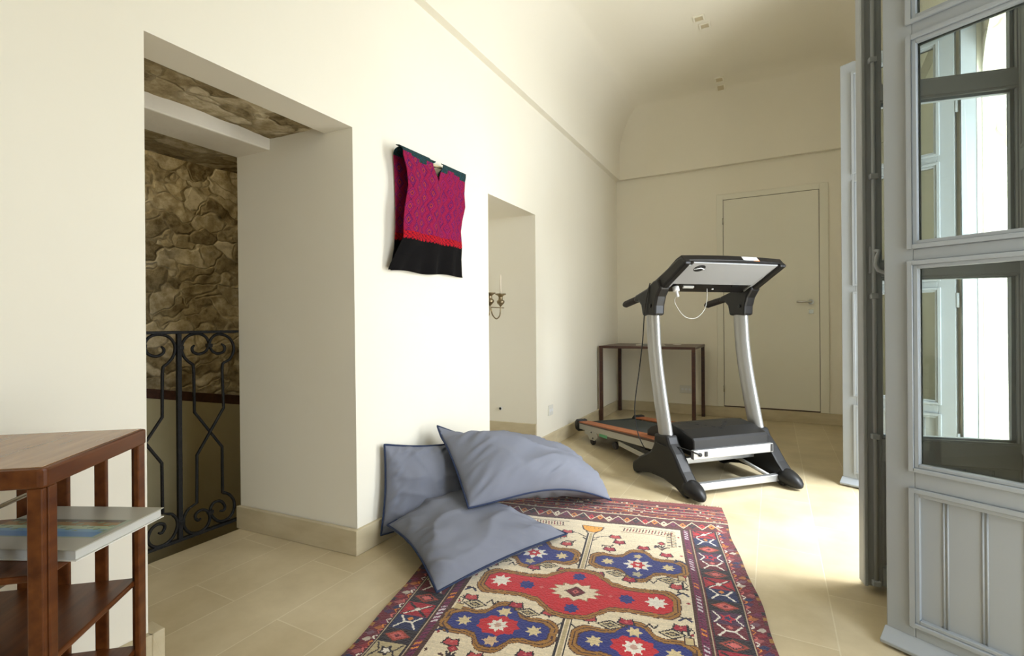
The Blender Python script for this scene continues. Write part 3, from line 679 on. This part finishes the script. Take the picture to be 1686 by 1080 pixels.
bk = MB(); bk.box(-.560, .560, -.912, .912, 0.0, .006); bk.build('backing', M['fringe'], rug)
fr = MB(); rnd = random.Random(8)
for t in (-1, 1):
    for k in range(230):
        a = -.565+1.13*k/229+rnd.uniform(-.002, .002); L_ = rnd.uniform(.030, .048)
        fr.tube([(a, t*.915, .006), (a+rnd.uniform(-.003, .003), t*(.915+L_*.5), .006), (a+rnd.uniform(-.008, .008), t*(.915+L_), .0025)], .0017, 4)
fo = fr.build('fringe', M['fringe'], rug); tag(fo, 'cream cotton fringe', kind='stuff')

# ------------------------------------------------------------ floor cushions
def cushion(name, corners, ht, hb, label, seed, fold=0, pinch=.035, zmin=.014, ymat='cushion', n=56, expo=.42, post=None, piping=True, edge_sag=None, wr=1.0):
    P00, P10, P11, P01 = [Vector(c) for c in corners]
    base = (P00+P10+P11+P01)/4; nrm = (P10-P00+P11-P01).cross(P01-P00+P11-P10).normalized()
    if nrm.z < 0 and abs(nrm.z) > .3: nrm = -nrm
    if abs(nrm.z) <= .3 and nrm.x < 0: nrm = -nrm
    cen = base.copy(); root = empty(name, (cen.x, cen.y, 0)); tag(root, label, 'cushion', 'floor cushions' if ymat == 'cushion' else None)
    off = Vector((seed*3.1, seed*1.7, 0))
    def pt(u, v, side):
        p = P00*(1-u)*(1-v)+P10*u*(1-v)+P11*u*v+P01*(1-u)*v
        c = (P00+P10+P11+P01)/4
        # edges pull in between the corners
        su, sv = math.sin(math.pi*u), math.sin(math.pi*v)
        eu = ((P10-P00)*(1-v)+(P11-P01)*v).normalized(); ev = ((P01-P00)*(1-u)+(P11-P10)*u).normalized()
        p = p - ev*(pinch*su*(2*v-1)) - eu*(pinch*sv*(2*u-1))
        sh = ((1-(2*u-1)**4)*(1-(2*v-1)**4)); sh = max(sh, 0)**.5*(.35+.65*(max((1-(2*u-1)**2)*(1-(2*v-1)**2), 0))**expo)
        q = Vector((u*2.2, v*2.2, side*3))+off
        ed = min(u, 1-u, v, 1-v)
        big = .22*noise.noise(q*1.1)
        crease = .020*math.exp(-((ed-.07)/.07)**2)*noise.noise(Vector(((u-v)*16, (u+v)*5, seed)))
        fold_ = -.016*abs(noise.noise(Vector((u*3.1+v*1.2, v*2.6-u*.6, seed+4)))*2)**.5 if True else 0
        fine = .006*noise.noise(Vector((u*9, v*5, seed+9)))
        hgt = ht if side > 0 else hb
        p = p + nrm*side*(hgt*sh*(1+big)) + nrm*side*sh**.5*(crease+fold_+fine)*wr
        p = p + Vector((0, 0, 1))*(.010*math.sin(u*17+seed)*sv*0)
        if post: p = post(p, u, v, side)
        p.z = max(p.z, zmin+.001*(side > 0)); p.x = max(p.x, X0+BT+.004 if p.z < BH+.01 else X0+.008)
        return p
    us = [.5-.5*math.cos(math.pi*i/n) for i in range(n+1)]; us = [.35*a+.65*i/n for i, a in enumerate(us)]
    vs = []; idx = {}
    fs = []
    for side in (1, -1):
        for i in range(n+1):
            for j in range(n+1):
                b_ = i in (0, n) or j in (0, n)
                if b_ and (1, i, j) in idx: idx[(side, i, j)] = idx[(1, i, j)]; continue
                idx[(side, i, j)] = len(vs); vs.append(pt(us[i], us[j], side)-Vector((cen.x, cen.y, 0)))
        for i in range(n):
            for j in range(n):
                q = [idx[(side, i, j)], idx[(side, i+1, j)], idx[(side, i+1, j+1)], idx[(side, i, j+1)]]
                fs.append(tuple(q if side > 0 else q[::-1]))
    mb = MB(); mb.add(vs, fs, True); mb.build('cushion_cover', M[ymat], root)
    if piping:
        ring_ = [(i, 0) for i in range(n)]+[(n, j) for j in range(n)]+[(n-i, n) for i in range(n)]+[(0, n-j) for j in range(n)]
        path = [vs[idx[(1, i, j)]]+Vector((0, 0, .001)) for i, j in ring_]; path.append(path[0]); path.append(path[1])
        MB().tube(path, .0042, 6, caps=False).build('piping', M['piping'], root)
    return root
# upright cushion against the wall
def lift(k, p0=.0):
    def post(p, u, v, side):
        p.z += k*math.sin(math.pi*u)*math.exp(-(v/.25)**2)
        return p
    return post
cushion('floor_cushion', [(-1.415, 1.50, .045), (-1.16, 1.93, .04), (-1.34, 1.97, .33), (-1.425, 1.535, .405)], .075, .03,
        'grey-blue cushion standing upright against the wall behind the two others', 1, pinch=.012, expo=.3)
# front cushion lying over its foot
cushion('floor_cushion', [(-1.375, 1.495, .095), (-.965, 1.275, .035), (-.755, 1.88, .035), (-1.33, 1.88, .16)], .088, .09,
        'grey-blue floor cushion lying nearest the camera with one corner on the rug', 2, pinch=.018, expo=.3, post=lift(.02))
# slumped cushion on the right
def slump(p, u, v, side):
    p.z += .055*math.sin(math.pi*u**1.3)*math.exp(-(v/.3)**2)
    if side > 0: p.z -= .035*math.exp(-((v-.88)/.10)**2)*math.exp(-((u-.16)/.16)**2)
    return p
cushion('floor_cushion', [(-1.075, 1.63, .170), (-.705, 2.335, .035), (-1.02, 2.66, .09), (-1.375, 1.83, .435)], .165, .11,
        'grey-blue floor cushion slumped to the right with a pointed top corner against the wall', 3, pinch=.012, expo=.32, post=slump, wr=1.3)
cushion('brown_cushion', [(-1.64, 2.44, .125), (-1.62, 2.68, .125), (-1.98, 2.74, .13), (-2.0, 2.46, .13)], .06, .02,
        'dark brown cushion tucked inside the wall recess', 6, pinch=.02, zmin=.1005, ymat='brown_cushion', n=24, piping=False)

# ------------------------------------------------------------ candelabrum in the recess
cd = empty('candelabrum', (-1.66, 2.655, .0988)); tag(cd, 'tarnished silver candelabrum with a pale candle inside the wall recess', 'candelabrum')
zb = -.0988
b_ = MB(); b_.lathe([(.11, 0), (.11, .012), (.06, .03), (.02, .06), (.012, .12), (.012, .45), (.022, .47), (.012, .50), (.011, .84), (.024, .87), (.012, .90), (.012, .96)], (0, 0, 0), 20); b_.build('stem', M['brass'], cd)
cup = [(.006, 1.026), (.010, 1.032), (.026, 1.049), (.028, 1.062), (.016, 1.072), (.014, 1.089), (.020, 1.099), (.038, 1.107), (.038, 1.113), (.010, 1.113)]
for k, (dx, dy) in enumerate([(0, .285), (0, .142), (.0, -.142), (0, -.285), (0, 0)]):
    c = MB(); c.lathe([(r_, z_+zb) for r_, z_ in cup], (dx, dy, 0), 16)
    co_ = c.build('candle_cup', M['brass'], cd)
    if k in (0, 3, 4): MB().lathe([(.006, 1.11+zb), (.005, 1.24+zb), (.001, 1.245+zb)], (dx, dy, 0), 10).build('candle', M['candle'], co_)
    if dy:
        s = 1 if dy > 0 else -1; y0 = 0 if abs(dy) < .2 else s*.142
        MB().tube(smooth_path([(0, y0+s*.01, 1.016+zb), (0, y0+s*.03, .968+zb), (0, (y0+dy)/2+s*.01, .940+zb), (0, dy-s*.012, .965+zb), (0, dy, 1.03+zb)], 5), .0045, 8).build('arm', M['brass'], cd)
MB().bar((0, -.33, 1.016+zb), (0, .33, 1.016+zb), .006, .006).build('cross_bar', M['brass'], cd)

# ------------------------------------------------------------ embroidered tunic on the wall
pn = empty('embroidered_tunic', (X0, 1.87, 1.13)); tag(pn, 'magenta embroidered sleeveless tunic with black hem hung on the wall', 'tunic')
def interp(tab, z):
    zs = [a for a, _ in tab]; ys_ = [b for _, b in tab]; return float(np.interp(z, zs, ys_))
Lf = [(1.10, 1.565), (1.16, 1.575), (1.275, 1.606), (1.34, 1.605), (1.40, 1.612), (1.50, 1.634), (1.57, 1.622), (1.62, 1.600), (1.66, 1.600)]
Lb = [(1.10, 1.598), (1.15, 1.603), (1.236, 1.6255), (1.326, 1.635), (1.414, 1.636), (1.513, 1.633), (1.588, 1.629), (1.663, 1.622)]
Rf = [(1.10, 2.13), (1.135, 2.128), (1.22, 2.095), (1.278, 2.082), (1.358, 2.070), (1.415, 2.082), (1.489, 2.108), (1.555, 2.098), (1.62, 2.105), (1.66, 2.12)]
ntop = 1.668
px = .0042
def tunic_layer(front):
    z0, z1 = 1.136, ntop; nz = int((z1-z0)/px); ny_ = 130
    zz = np.linspace(z0, z1, nz+1); P = np.zeros((nz+1, ny_+1, 3)); C = np.zeros((nz, ny_, 3)); K = np.ones((nz, ny_), bool)
    for i, z in enumerate(zz):
        a = interp(Lf if front else Lb, z); b_ = interp(Rf, z)+(0 if front else .02)
        for j in range(ny_+1):
            u = j/ny_; y = a+(b_-a)*u
            if front:
                d = .085 if z > 1.28 else .03+.055*(z-1.136)/.144
                d *= (1-.30*u); d += .006*math.sin(u*19+z*4)*min(1, (z1-z)*6) + (.010*math.sin(u*26) if z < 1.27 else 0)*((1.27-z)/.13 if z < 1.27 else 0)
                tz = (z1-z)/.035
                if tz < 1: d = (d-.045)*math.sqrt(max(0, 1-(1-tz)**2))+.045
                zr = z+.016*u-.0
            else:
                d = .010+.004*math.sin(u*9); tz = (z1-z)/.03; zr = z+.016*u
                if tz < 1: d = .045-(.045-d)*math.sqrt(max(0, 1-(1-tz)**2))
            P[i, j] = (d, y-1.87, zr-1.13+ .004*math.sin(u*11)*(z < 1.2))
    rs = np.random.RandomState(3)
    for i in range(nz):
        z = (zz[i]+zz[i+1])/2
        for j in range(ny_):
            u = (j+.5)/ny_; yy = u*.48
            if z < 1.272+.004*(int(u*40) % 2): c = (13, 10, 10)
            elif z < 1.306: c = (190, 22, 34) if (int(u*52)+int(z*170)) % 3 else (120, 10, 40)
            elif z > 1.640-.012*((int(u*9)*7) % 3): c = (40, 60, 54) if (int(u*60)+int(z*300)) % 3 else (30, 74, 90)
            else:
                pa = .052; pb = .060
                a = (yy/pa) % 1-.5; b = ((z+.030*(int(yy/pa) % 2))/pb) % 1-.5; d = abs(a)+abs(b)
                c = (148, 24, 66)
                if d < .10: c = (84, 24, 84)
                elif d < .24: c = (176, 52, 50) if u < .55 else (170, 26, 66)
                elif d < .33: c = (86, 26, 96)
                elif d < .44: c = (162, 30, 84)
                elif d < .52: c = (96, 20, 84)
                else: c = (156, 26, 70)
                pass
            C[i, j] = srgb(c)*(.62+.3*rs.rand())
            vz = (z1-z)/.104; hw = (.055 if front else .042)*max(0, 1-vz)
            if abs(u-(.505 if front else .585)) < hw/.48: K[i, j] = False
    return P, C, K
am = attr_mat('embroidered_cotton', .95, .5, 260, .003)
for front, nm in ((True, 'front_layer'), (False, 'back_layer')):
    P, C, K = tunic_layer(front); o = grid_mesh(nm, P, am, pn, colors=C, keep=K)
    q = o.modifiers.new('solid', 'SOLIDIFY'); q.thickness = .003; q.offset = 0
hr = empty('hanging_rod', (X0+.034, 1.87, 1.655)); tag(hr, 'thin pale wooden rod showing at the neck of the embroidered tunic', 'rod')
MB().tube([(0, -.20, .001), (0, .19, .011)], .006, 12).build('rod', M['bamboo'], hr)
MB().tube([(-.034, .03, .006), (0, .03, .006)], .004, 8).build('wall_hook', M['chrome'], hr)

# ------------------------------------------------------------ revolving book table (lower left)
bt = empty('book_table', (0, 0, 0)); tag(bt, 'dark mahogany square book table with slatted sides and shelves by the doorway', 'book table')
c0 = Vector((-.960, .313)); c1 = Vector((-1.149, .538)); e1 = (c1-c0); SL = e1.length; e1 /= SL; e2 = Vector((e1.y, -e1.x)) * 1
if e2.x > 0: e2 = -e2
bt.location = (c0.x, c0.y, 0); bt.rotation_euler = (0, 0, math.atan2(e1.y, e1.x))
# local: x = e1 (front corner -> right corner), y = towards back/left
TS = SL; ZT = .690
t_ = MB(); t_.prism([(0.006, 0), (TS-.006, 0), (TS, .006), (TS, TS-.006), (TS-.006, TS), (.006, TS), (0, TS-.006), (0, .006)], 'z', ZT-.030, ZT)
t_.build('table_top', M['wood'], bt, bevel=.004)
t_ = MB(); t_.box(.008, TS-.008, .008, TS-.008, ZT, ZT+.0012); t_.build('top_sheen', M['wood_top_sheen'], bt)  # thin sheet carrying the painted reflection, not a separate veneer
t_ = MB()
for z in (.527, .388, .250, .110):
    t_ = MB(); t_.box(.012, TS-.012, .012, TS-.012, z-.011, z); t_.build('shelf', M['wood'], bt, bevel=.003)
def slat(x, y, dx, dy): MB().box(x, x+dx, y, y+dy, .03, ZT-.030).build('slat', M['wood'], bt, bevel=.002)
for k in range(5): slat(TS-.012, .004+k*(TS-.008-.021)/4, .010, .021)       # far right side
for k in range(5): slat(.002, .004+k*(TS-.008-.021)/4, .010, .021)          # near left side
slat(.013, .002, .018, .010); slat(TS-.031, .002, .018, .010); slat(.013, TS-.012, .018, .010); slat(TS-.031, TS-.012, .018, .010)
for z in (.590, .452): MB().tube([(.012, .165, z), (TS-.03, .165, z)], .004, 8).build('guard_rod', M['brass'], bt)
t_ = MB(); t_.box(.0, TS, .0, TS, .012, .030); t_.build('plinth', M['wood'], bt, bevel=.003)
for x in (.02, TS-.04):
    for y in (.02, TS-.04): MB().box(x, x+.02, y, y+.02, 0, .012).build('foot', M['wood_dark'], bt)
# magazine on the upper shelf
mg = empty('magazine', (-.98, .357, .528), math.atan2(.166, -.078)); tag(mg, 'thick pale magazine with a blue strip on its cover, lying on the book table shelf', 'magazine')
ML, MW = .183, .235
b_ = MB(); b_.box(.003, ML-.003, .004, MW, 0.0015, .0165); b_.build('pages', M['paper_grey'], mg)
pm = Pic(0, ML, 0, MW, .0022); pm.c[:] = srgb((176, 172, 156))
pm.rect(.045, .12, 0.01, MW, (150, 160, 140)); A, B = pm.A, pm.B
pm.put((A > .048) & (A < .068) & (B > .02), (96, 136, 176)); pm.put((A >= .068) & (A < .080) & (B > .02), (120, 160, 186)); pm.put((A >= .080) & (A < .092) & (B > .02), (170, 184, 150))
pm.put((A >= .092) & (A < .108) & (B > .02), (150, 116, 70)); pm.put((A >= .108) & (A < .118) & (B > .02), (96, 84, 70)); 
pm.put((A >= .070) & (A < .112) & (B > .02) & (np.sin(B*190)*np.sin(B*70+A*300) > .55), (126, 146, 116))
xs = np.linspace(0, ML, pm.nx+1); yv = np.linspace(0, MW, pm.ny+1); XX, YY = np.meshgrid(xs, yv)
cm = attr_mat('cover_print', .35, 0); ZZ = np.full(XX.shape, .018)
o = grid_mesh('front_cover', np.stack([XX, YY, ZZ], -1), cm, mg, colors=pm.c); q = o.modifiers.new('s', 'SOLIDIFY'); q.thickness = .0015
b_ = MB(); b_.box(0, ML, 0, MW, 0, .0013); b_.build('back_cover', M['paper'], mg)

# ------------------------------------------------------------ far wooden table
tb = empty('side_table', (-1.0, 4.70, 0)); tag(tb, 'dark brown narrow-legged wooden table in the far corner behind the treadmill', 'table')
tx0, tx1, ty0, ty1, tz = -1.428+1.0, -.583+1.0, 4.375-4.70, 5.035-4.70, .696
MB().box(tx0, tx1, ty0, ty1, tz-.022, tz).build('table_top', M['wood_dark'], tb, bevel=.002)
for x in (tx0+.001, tx1-.031):
    for y in (ty0+.001, ty1-.031): MB().box(x, x+.030, y, y+.030, 0, tz-.022).build('leg', M['wood_dark'], tb, bevel=.002)
bk = empty('open_booklet', (-1.02, 4.66, tz+.0005), rad(15)); tag(bk, 'open white booklet lying on the dark wooden table', 'booklet')
P = np.array([[(x, y, .002+.010*math.sin(min(1, abs(x)/.12)*math.pi)**1.0) for x in np.linspace(-.13, .13, 25)] for y in (-.09, .09)]); 
MB().box(-.13, .13, -.09, .09, 0, .002).build('booklet_cover', M['paper'], bk); grid_mesh('pages', P, M['paper'], bk)
cdp = empty('note_card', (-.80, 4.80, tz), rad(-20)); tag(cdp, 'small white card near the right end of the dark wooden table', 'card')
MB().box(-.03, .03, -.02, .02, 0, .004).build('card', M['white'], cdp)

# ------------------------------------------------------------ treadmill
tm = empty('treadmill', (-.1175, 2.8145, 0), math.atan2(.712, .702)); tag(tm, 'silver and black treadmill with orange side rails standing on the stone floor', 'treadmill')
# local axes: x = s (left-right), -y = l (towards the motor end) -> y = -l
def L(s, l, z): return (s, -l, z)
def side_prism(poly, s0, s1, smooth=False):
    mb = MB(); mb.prism([(-l, z) for l, z in poly], 'x', s0, s1, smooth); return mb
for sg, nm in ((-1, 'l'), (1, 'r')):
    c = sg*.31
    boot = [(-.555, .004), (-.570, .03), (-.562, .062), (-.50, .108), (-.42, .148), (-.365, .18), (-.338, .225), (-.330, .285), (-.215, .292), (-.195, .25), (-.150, .205), (-.09, .13), (-.045, .085), (-.045, .004), (-.075, .006), (-.15, .034), (-.25, .048), (-.38, .044), (-.47, .024), (-.52, .004)]
    bo = side_prism(boot, c-.036, c+.036).build('foot_cover', M['black_plastic'], tm, bevel=.012)
    tp = [L(c, -.075, .058), L(c, -.050, .054), L(c, -.020, .047), L(c, .008, .038), L(c, .028, .028), L(c, .038, .022), L(c, .041, .020)]
    MB().tube(tp, .05, 20, flat=.86, r_list=[.048, .052, .046, .037, .025, .012, .003], upv=(1, 0, 0)).build('toe_cap', M['black_plastic'], bo)
    up = smooth_path([L(c, -.262, .22), L(c, -.270, .28), L(c, -.312, .45), L(c, -.350, .62), L(c, -.374, .77), L(c, -.384, .90), L(c, -.386, .965)], 5)
    MB().tube(up, .050, 20, flat=.62, upv=(0, 1, 0)).build('upright', M['silver'], tm)
    brk = [(-.448, .945), (-.322, .945), (-.318, 1.0), (-.300, 1.05), (-.262, 1.098), (-.285, 1.150), (-.335, 1.140), (-.40, 1.103), (-.53, 1.068), (-.545, 1.032), (-.49, 1.032), (-.462, 1.005)]
    bo = side_prism(brk, c-.034, c+.034).build('handle_bracket', M['console_black'], tm, bevel=.012)
    MB().tube([L(c, -.50, 1.055), L(c, -.60, 1.038), L(c, -.685, 1.022), L(c, -.705, 1.019)], .021, 14, r_list=[.020, .021, .021, .013]).build('grip', M['rubber'], bo)
    MB().lathe([(.010, -.002), (.010, .002)], L(c-.038*1, -.36, 1.0), 12, 'x').build('screw_cap', M['black'], bo)
    # console side arm
    arm = [(-.345, 1.085), (-.285, 1.085), (-.068, 1.205), (-.062, 1.216), (-.098, 1.244), (-.125, 1.240), (-.345, 1.140)]
    side_prism(arm, c-.022, c+.022).build('console_arm', M['console_black'], tm, bevel=.010)
# console: slab between (l,z)=(-.33,1.09) and (-.085,1.235)
A0 = Vector((-.325, 1.092)); A1 = Vector((-.080, 1.222)); dv = (A1-A0).normalized(); nv = Vector((-dv.y, dv.x))
def cpt(s, a, h): p = A0+dv*a+nv*h; return L(s, p.x, p.y)
CL = (A1-A0).length
def cslab(s0, s1, a0, a1, h0, h1, taper=0):
    mb = MB(); vs = [cpt(s, a, h) for s in (s0, s1) for a in (a0, a1) for h in (h0, h1)]
    return mb.add(vs, [(0, 1, 3, 2), (4, 6, 7, 5), (0, 4, 5, 1), (2, 3, 7, 6), (0, 2, 6, 4), (1, 5, 7, 3)])
# crowned housing
hs = MB(); ns = 16; vs = []
for i in range(ns+1):
    s = -.325+.65*i/ns; cr_ = 1-(2*i/ns-1)**2; 
    for (a, h) in ((-.03, .004), (CL-.002+.010*cr_, .000), (CL+.004+.012*cr_, .003), (CL-.006+.012*cr_, .040), (CL-.05, .048), (-.02, .040)):
        vs.append(cpt(s, a, h))
hs.add(vs, [(i*6+k, i*6+(k+1) % 6, (i+1)*6+(k+1) % 6, (i+1)*6+k) for i in range(ns) for k in range(6)]+[tuple(range(6))[::-1], tuple(range(ns*6, ns*6+6))])
con = hs.build('console', M['console_black'], tm, bevel=.003)
pnl = cslab(-.262, .290, .068, CL-.006, -.006, .006).build('back_panel', M['silver_panel'], con, bevel=.002)
pnl = cslab(-.290, -.262, .0, CL*.9, -.007, .006).build('side_strip', M['silver_panel'], con, bevel=.002)
cslab(.272, .296, .0, CL*.6, -.007, .006).build('side_strip', M['silver_panel'], con, bevel=.002)
fan = MB(); n = 24
vs = [cpt(-.195+.034*math.cos(2*math.pi*i/n), CL-.055+.030*math.sin(2*math.pi*i/n), -.0065) for i in range(n)]+[cpt(-.195+.034*math.cos(2*math.pi*i/n), CL-.055+.030*math.sin(2*math.pi*i/n), .01) for i in range(n)]
fan.add(vs, [tuple(range(n)), tuple(range(n, 2*n))]+[(i, (i+1) % n, n+(i+1) % n, n+i) for i in range(n)]); fan.build('speaker_hole', M['black'], con)
fb_ = MB(); fb_.tube([cpt(-.225, CL-.062, -.008), cpt(-.19, CL-.050, -.008), cpt(-.165, CL-.058, -.008)], .003, 6); fb_.build('speaker_wire', M['white'], con)
# sticker on the front edge
def edge_patch(s0, s1, q0, q1, m_, name):
    cr_ = 1-((s0+s1)/.65)**2; b_ = A0+dv*(CL+.004+.012*cr_)+nv*.003; c_ = A0+dv*(CL-.006+.012*cr_)+nv*.040
    p0 = b_+(c_-b_)*q0; p1 = b_+(c_-b_)*q1; no = Vector((c_.y-b_.y, -(c_.x-b_.x))).normalized()*.0016
    if no.x < 0: no = -no
    vs = [L(s, p.x+no.x*k, p.y+no.y*k) for k in (-.5, 1) for s, p in ((s0, p0), (s1, p0), (s1, p1), (s0, p1))]
    return MB().add(vs, [(0, 1, 2, 3), (4, 5, 6, 7), (0, 1, 5, 4), (1, 2, 6, 5), (2, 3, 7, 6), (3, 0, 4, 7)]).build(name, m_, con)
edge_patch(.045, .145, .15, .85, M['white'], 'sticker'); edge_patch(.112, .150, .05, .45, M['label_orange'], 'sticker_corner')
for k in range(7): edge_patch(.055+k*.009, .060+k*.009, .55, .70, M['paper_grey'], 'sticker_print')
# lower beam details
cslab(-.17, -.10, .022, .036, -.004, .006).build('slot', M['paper_grey'], con); cslab(.15, .20, .045, .052, -.004, .006).build('slot', M['black_plastic'], con)
MB().lathe([(.006, -.006), (.006, .0)], cpt(.035, .02, -.002), 10, 'z').build('screw', M['white'], con)
pl_ = MB(); pl_.tube([cpt(-.225, .035, -.004), cpt(-.225, .030, -.030)], .018, 12); pl_.tube([cpt(-.225, .03, -.028), cpt(-.222, .024, -.062)], .008, 10); pl_.build('white_plug', M['white'], con)
wire = smooth_path([cpt(-.225, .02, -.05), L(-.215, -.315, 1.02), L(-.17, -.315, .955), L(-.12, -.315, .928), L(-.06, -.315, .935), L(-.01, -.315, .985), L(.005, -.315, 1.05), L(.005, -.315, 1.10)], 5)
MB().tube(wire, .0018, 6).build('hanging_wire', M['paper_grey'], con)
# motor hood
hood = [(-.118, .222), (-.121, .276), (-.132, .288), (-.22, .318), (-.32, .330), (-.42, .315), (-.52, .280), (-.560, .250), (-.56, .20), (-.30, .19), (-.118, .19)]
ho = side_prism(hood, -.245, .250).build('motor_hood', M['black_plastic'], tm, bevel=.007)
hz = lambda l: float(np.interp(l, [-.56, -.52, -.42, -.32, -.22, -.15], [.250, .280, .315, .328, .318, .292]))
for k in range(9):
    t = (k-4)/4; s = t*.13; l = -.20-.11*abs(t)**1.3-.0
    l0, l1 = l-.012, l-.002
    MB().bar(L(s-.008, l0, hz(l0)+.0005), L(s+.008, l1, hz(l1)+.0005) if t > 0 else L(s+.008, l0+.012, hz(l1)+.0005), .007, .005).build('vent_slot', M['black'], ho)
fb2 = MB(); fb2.box(-.262, .262, .098, .120, .183, .232); fbo = fb2.build('front_bar', M['silver'], tm, bevel=.003)
MB().box(.242, .256, .0965, .100, .188, .228).build('end_slot', M['black'], fbo)
MB().box(-.193, -.175, .0935, .100, .196, .222).build('power_switch', M['black'], fbo, bevel=.002)
MB().lathe([(.010, .092), (.010, .099)], (-.222, 0, .208), 14, 'y').build('power_inlet', M['black'], fbo)
MB().tube(smooth_path([(-.222, .094, .208), (-.235, .075, .212), (-.258, .085, .222), (-.27, .12, .228), (-.30, .18, .235), (-.345, .22, .235), (-.352, .30, .24)], 5), .0035, 6).build('power_lead', M['black'], fbo)
# cross members
MB().box(-.275, .275, .068, .098, .028, .066).build('floor_crossbar', M['silver'], tm, bevel=.003)
MB().box(-.275, .275, .25, .28, .115, .150).build('upper_crossbar', M['silver'], tm, bevel=.003)
MB().tube([L(.235, -.62, .14), L(.235, -.10, .052)], .011, 8).build('lift_rod', M['rail_silver'], tm)
# deck
DA = (-.34, .225); DB = (-1.44, .132)   # top of rails at front and back (l, z)
def dz_(l): return float(DB[1]+(l-DB[0])*(DA[1]-DB[1])/(DA[0]-DB[0]))
for sg in (-1, 1):
    a, b = sorted((sg*.268, sg*.290))
    side_prism([(DA[0], dz_(DA[0])-.004), (DB[0], dz_(DB[0])-.006), (DB[0], dz_(DB[0])-.052), (DA[0], dz_(DA[0])-.058)], a, b).build('side_frame', M['rail_silver'], tm, bevel=.003)
    a, b = sorted((sg*.205, sg*.292))
    side_prism([(DA[0], dz_(DA[0])+.012), (DB[0], dz_(DB[0])+.006), (DB[0], dz_(DB[0])-.006), (DA[0], dz_(DA[0])-.004)], a, b).build('foot_rail', M['orange'], tm, bevel=.003)
    a, b = sorted((sg*.2915, sg*.2945))
    side_prism([(DA[0], dz_(DA[0])+.003), (DB[0], dz_(DB[0])-.001), (DB[0], dz_(DB[0])-.009), (DA[0], dz_(DA[0])-.012)], a, b).build('rail_edge', M['wood_dark'], tm)
    a, b = sorted((sg*.215, sg*.300))
    side_prism([(-1.435, .150), (-1.475, .150), (-1.503, .128), (-1.508, .095), (-1.49, .066), (-1.435, .060)], a, b).build('end_cap', M['black_plastic'], tm, bevel=.010)
    side_prism([(-.335, .24), (-.40, .248), (-.40, .165), (-.335, .16)], *sorted((sg*.24, sg*.296))).build('rail_end', M['black_plastic'], tm, bevel=.004)
side_prism([(-.35, dz_(-.35)-.004), (-1.46, dz_(-1.46)-.010), (-1.46, dz_(-1.46)-.030), (-.35, dz_(-.35)-.026)], -.210, .210).build('running_belt', M['belt'], tm, bevel=.004)
MB().tube([L(-.215, -1.468, .103), L(.215, -1.468, .103)], .022, 14).build('rear_roller', M['belt'], tm)
for sg in (-1, 1):
    a, b = sorted((sg*.2905, sg*.296))
    br_ = side_prism([(-1.33, .095), (-1.14, .108), (-1.12, .080), (-1.165, .045), (-1.25, .040), (-1.275, .065), (-1.33, .068)], a, b).build('wheel_bracket', M['rail_silver'], tm, bevel=.002)
    MB().lathe([(.022, -.012), (.026, -.006), (.026, .006), (.022, .012)], L(sg*.272, -1.235, .027), 16, 'x').build('rear_wheel', M['rubber'], br_)
    for l_, z_ in ((-1.215, .098), (-1.19, .060)): MB().lathe([(.006, -.002), (.006, .002)], L(sg*.297, l_, z_), 10, 'x').build('bolt', M['black'], br_)
    MB().lathe([(.020, -.014), (.026, -.008), (.026, .008), (.020, .014)], L(sg*.272, -.90, .072), 16, 'x').build('guide_wheel', M['rubber'], tm)
    MB().bar(L(sg*.262, -.86, .098), L(sg*.262, -.36, .085), .02, .030).build('lift_arm', M['rail_silver'], tm)
    MB().bar(L(sg*.262, -.86, .128), L(sg*.262, -.36, .120), .018, .022).build('lift_arm_shadow_bar', M['black'], tm)  # black bar standing in for the shade above the lift arm
side_prism([(-1.10, .114), (-.985, .122), (-.985, .100), (-1.10, .093)], -.2915, -.2900).build('green_sticker', M['green'], tm)
# black cable from the console down the near upright
cb_ = smooth_path([L(-.345, -.36, 1.13), L(-.352, -.385, 1.05), L(-.352, -.41, .95), L(-.352, -.43, .80), L(-.352, -.47, .62), L(-.352, -.52, .42), L(-.34, -.53, .30), L(-.335, -.50, .22), L(-.325, -.45, .155)], 5)
MB().tube(cb_, .0032, 6).build('cable', M['black'], tm)
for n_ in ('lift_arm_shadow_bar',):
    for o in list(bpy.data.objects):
        if o.name.startswith(n_): o.name = 'shade_bar'
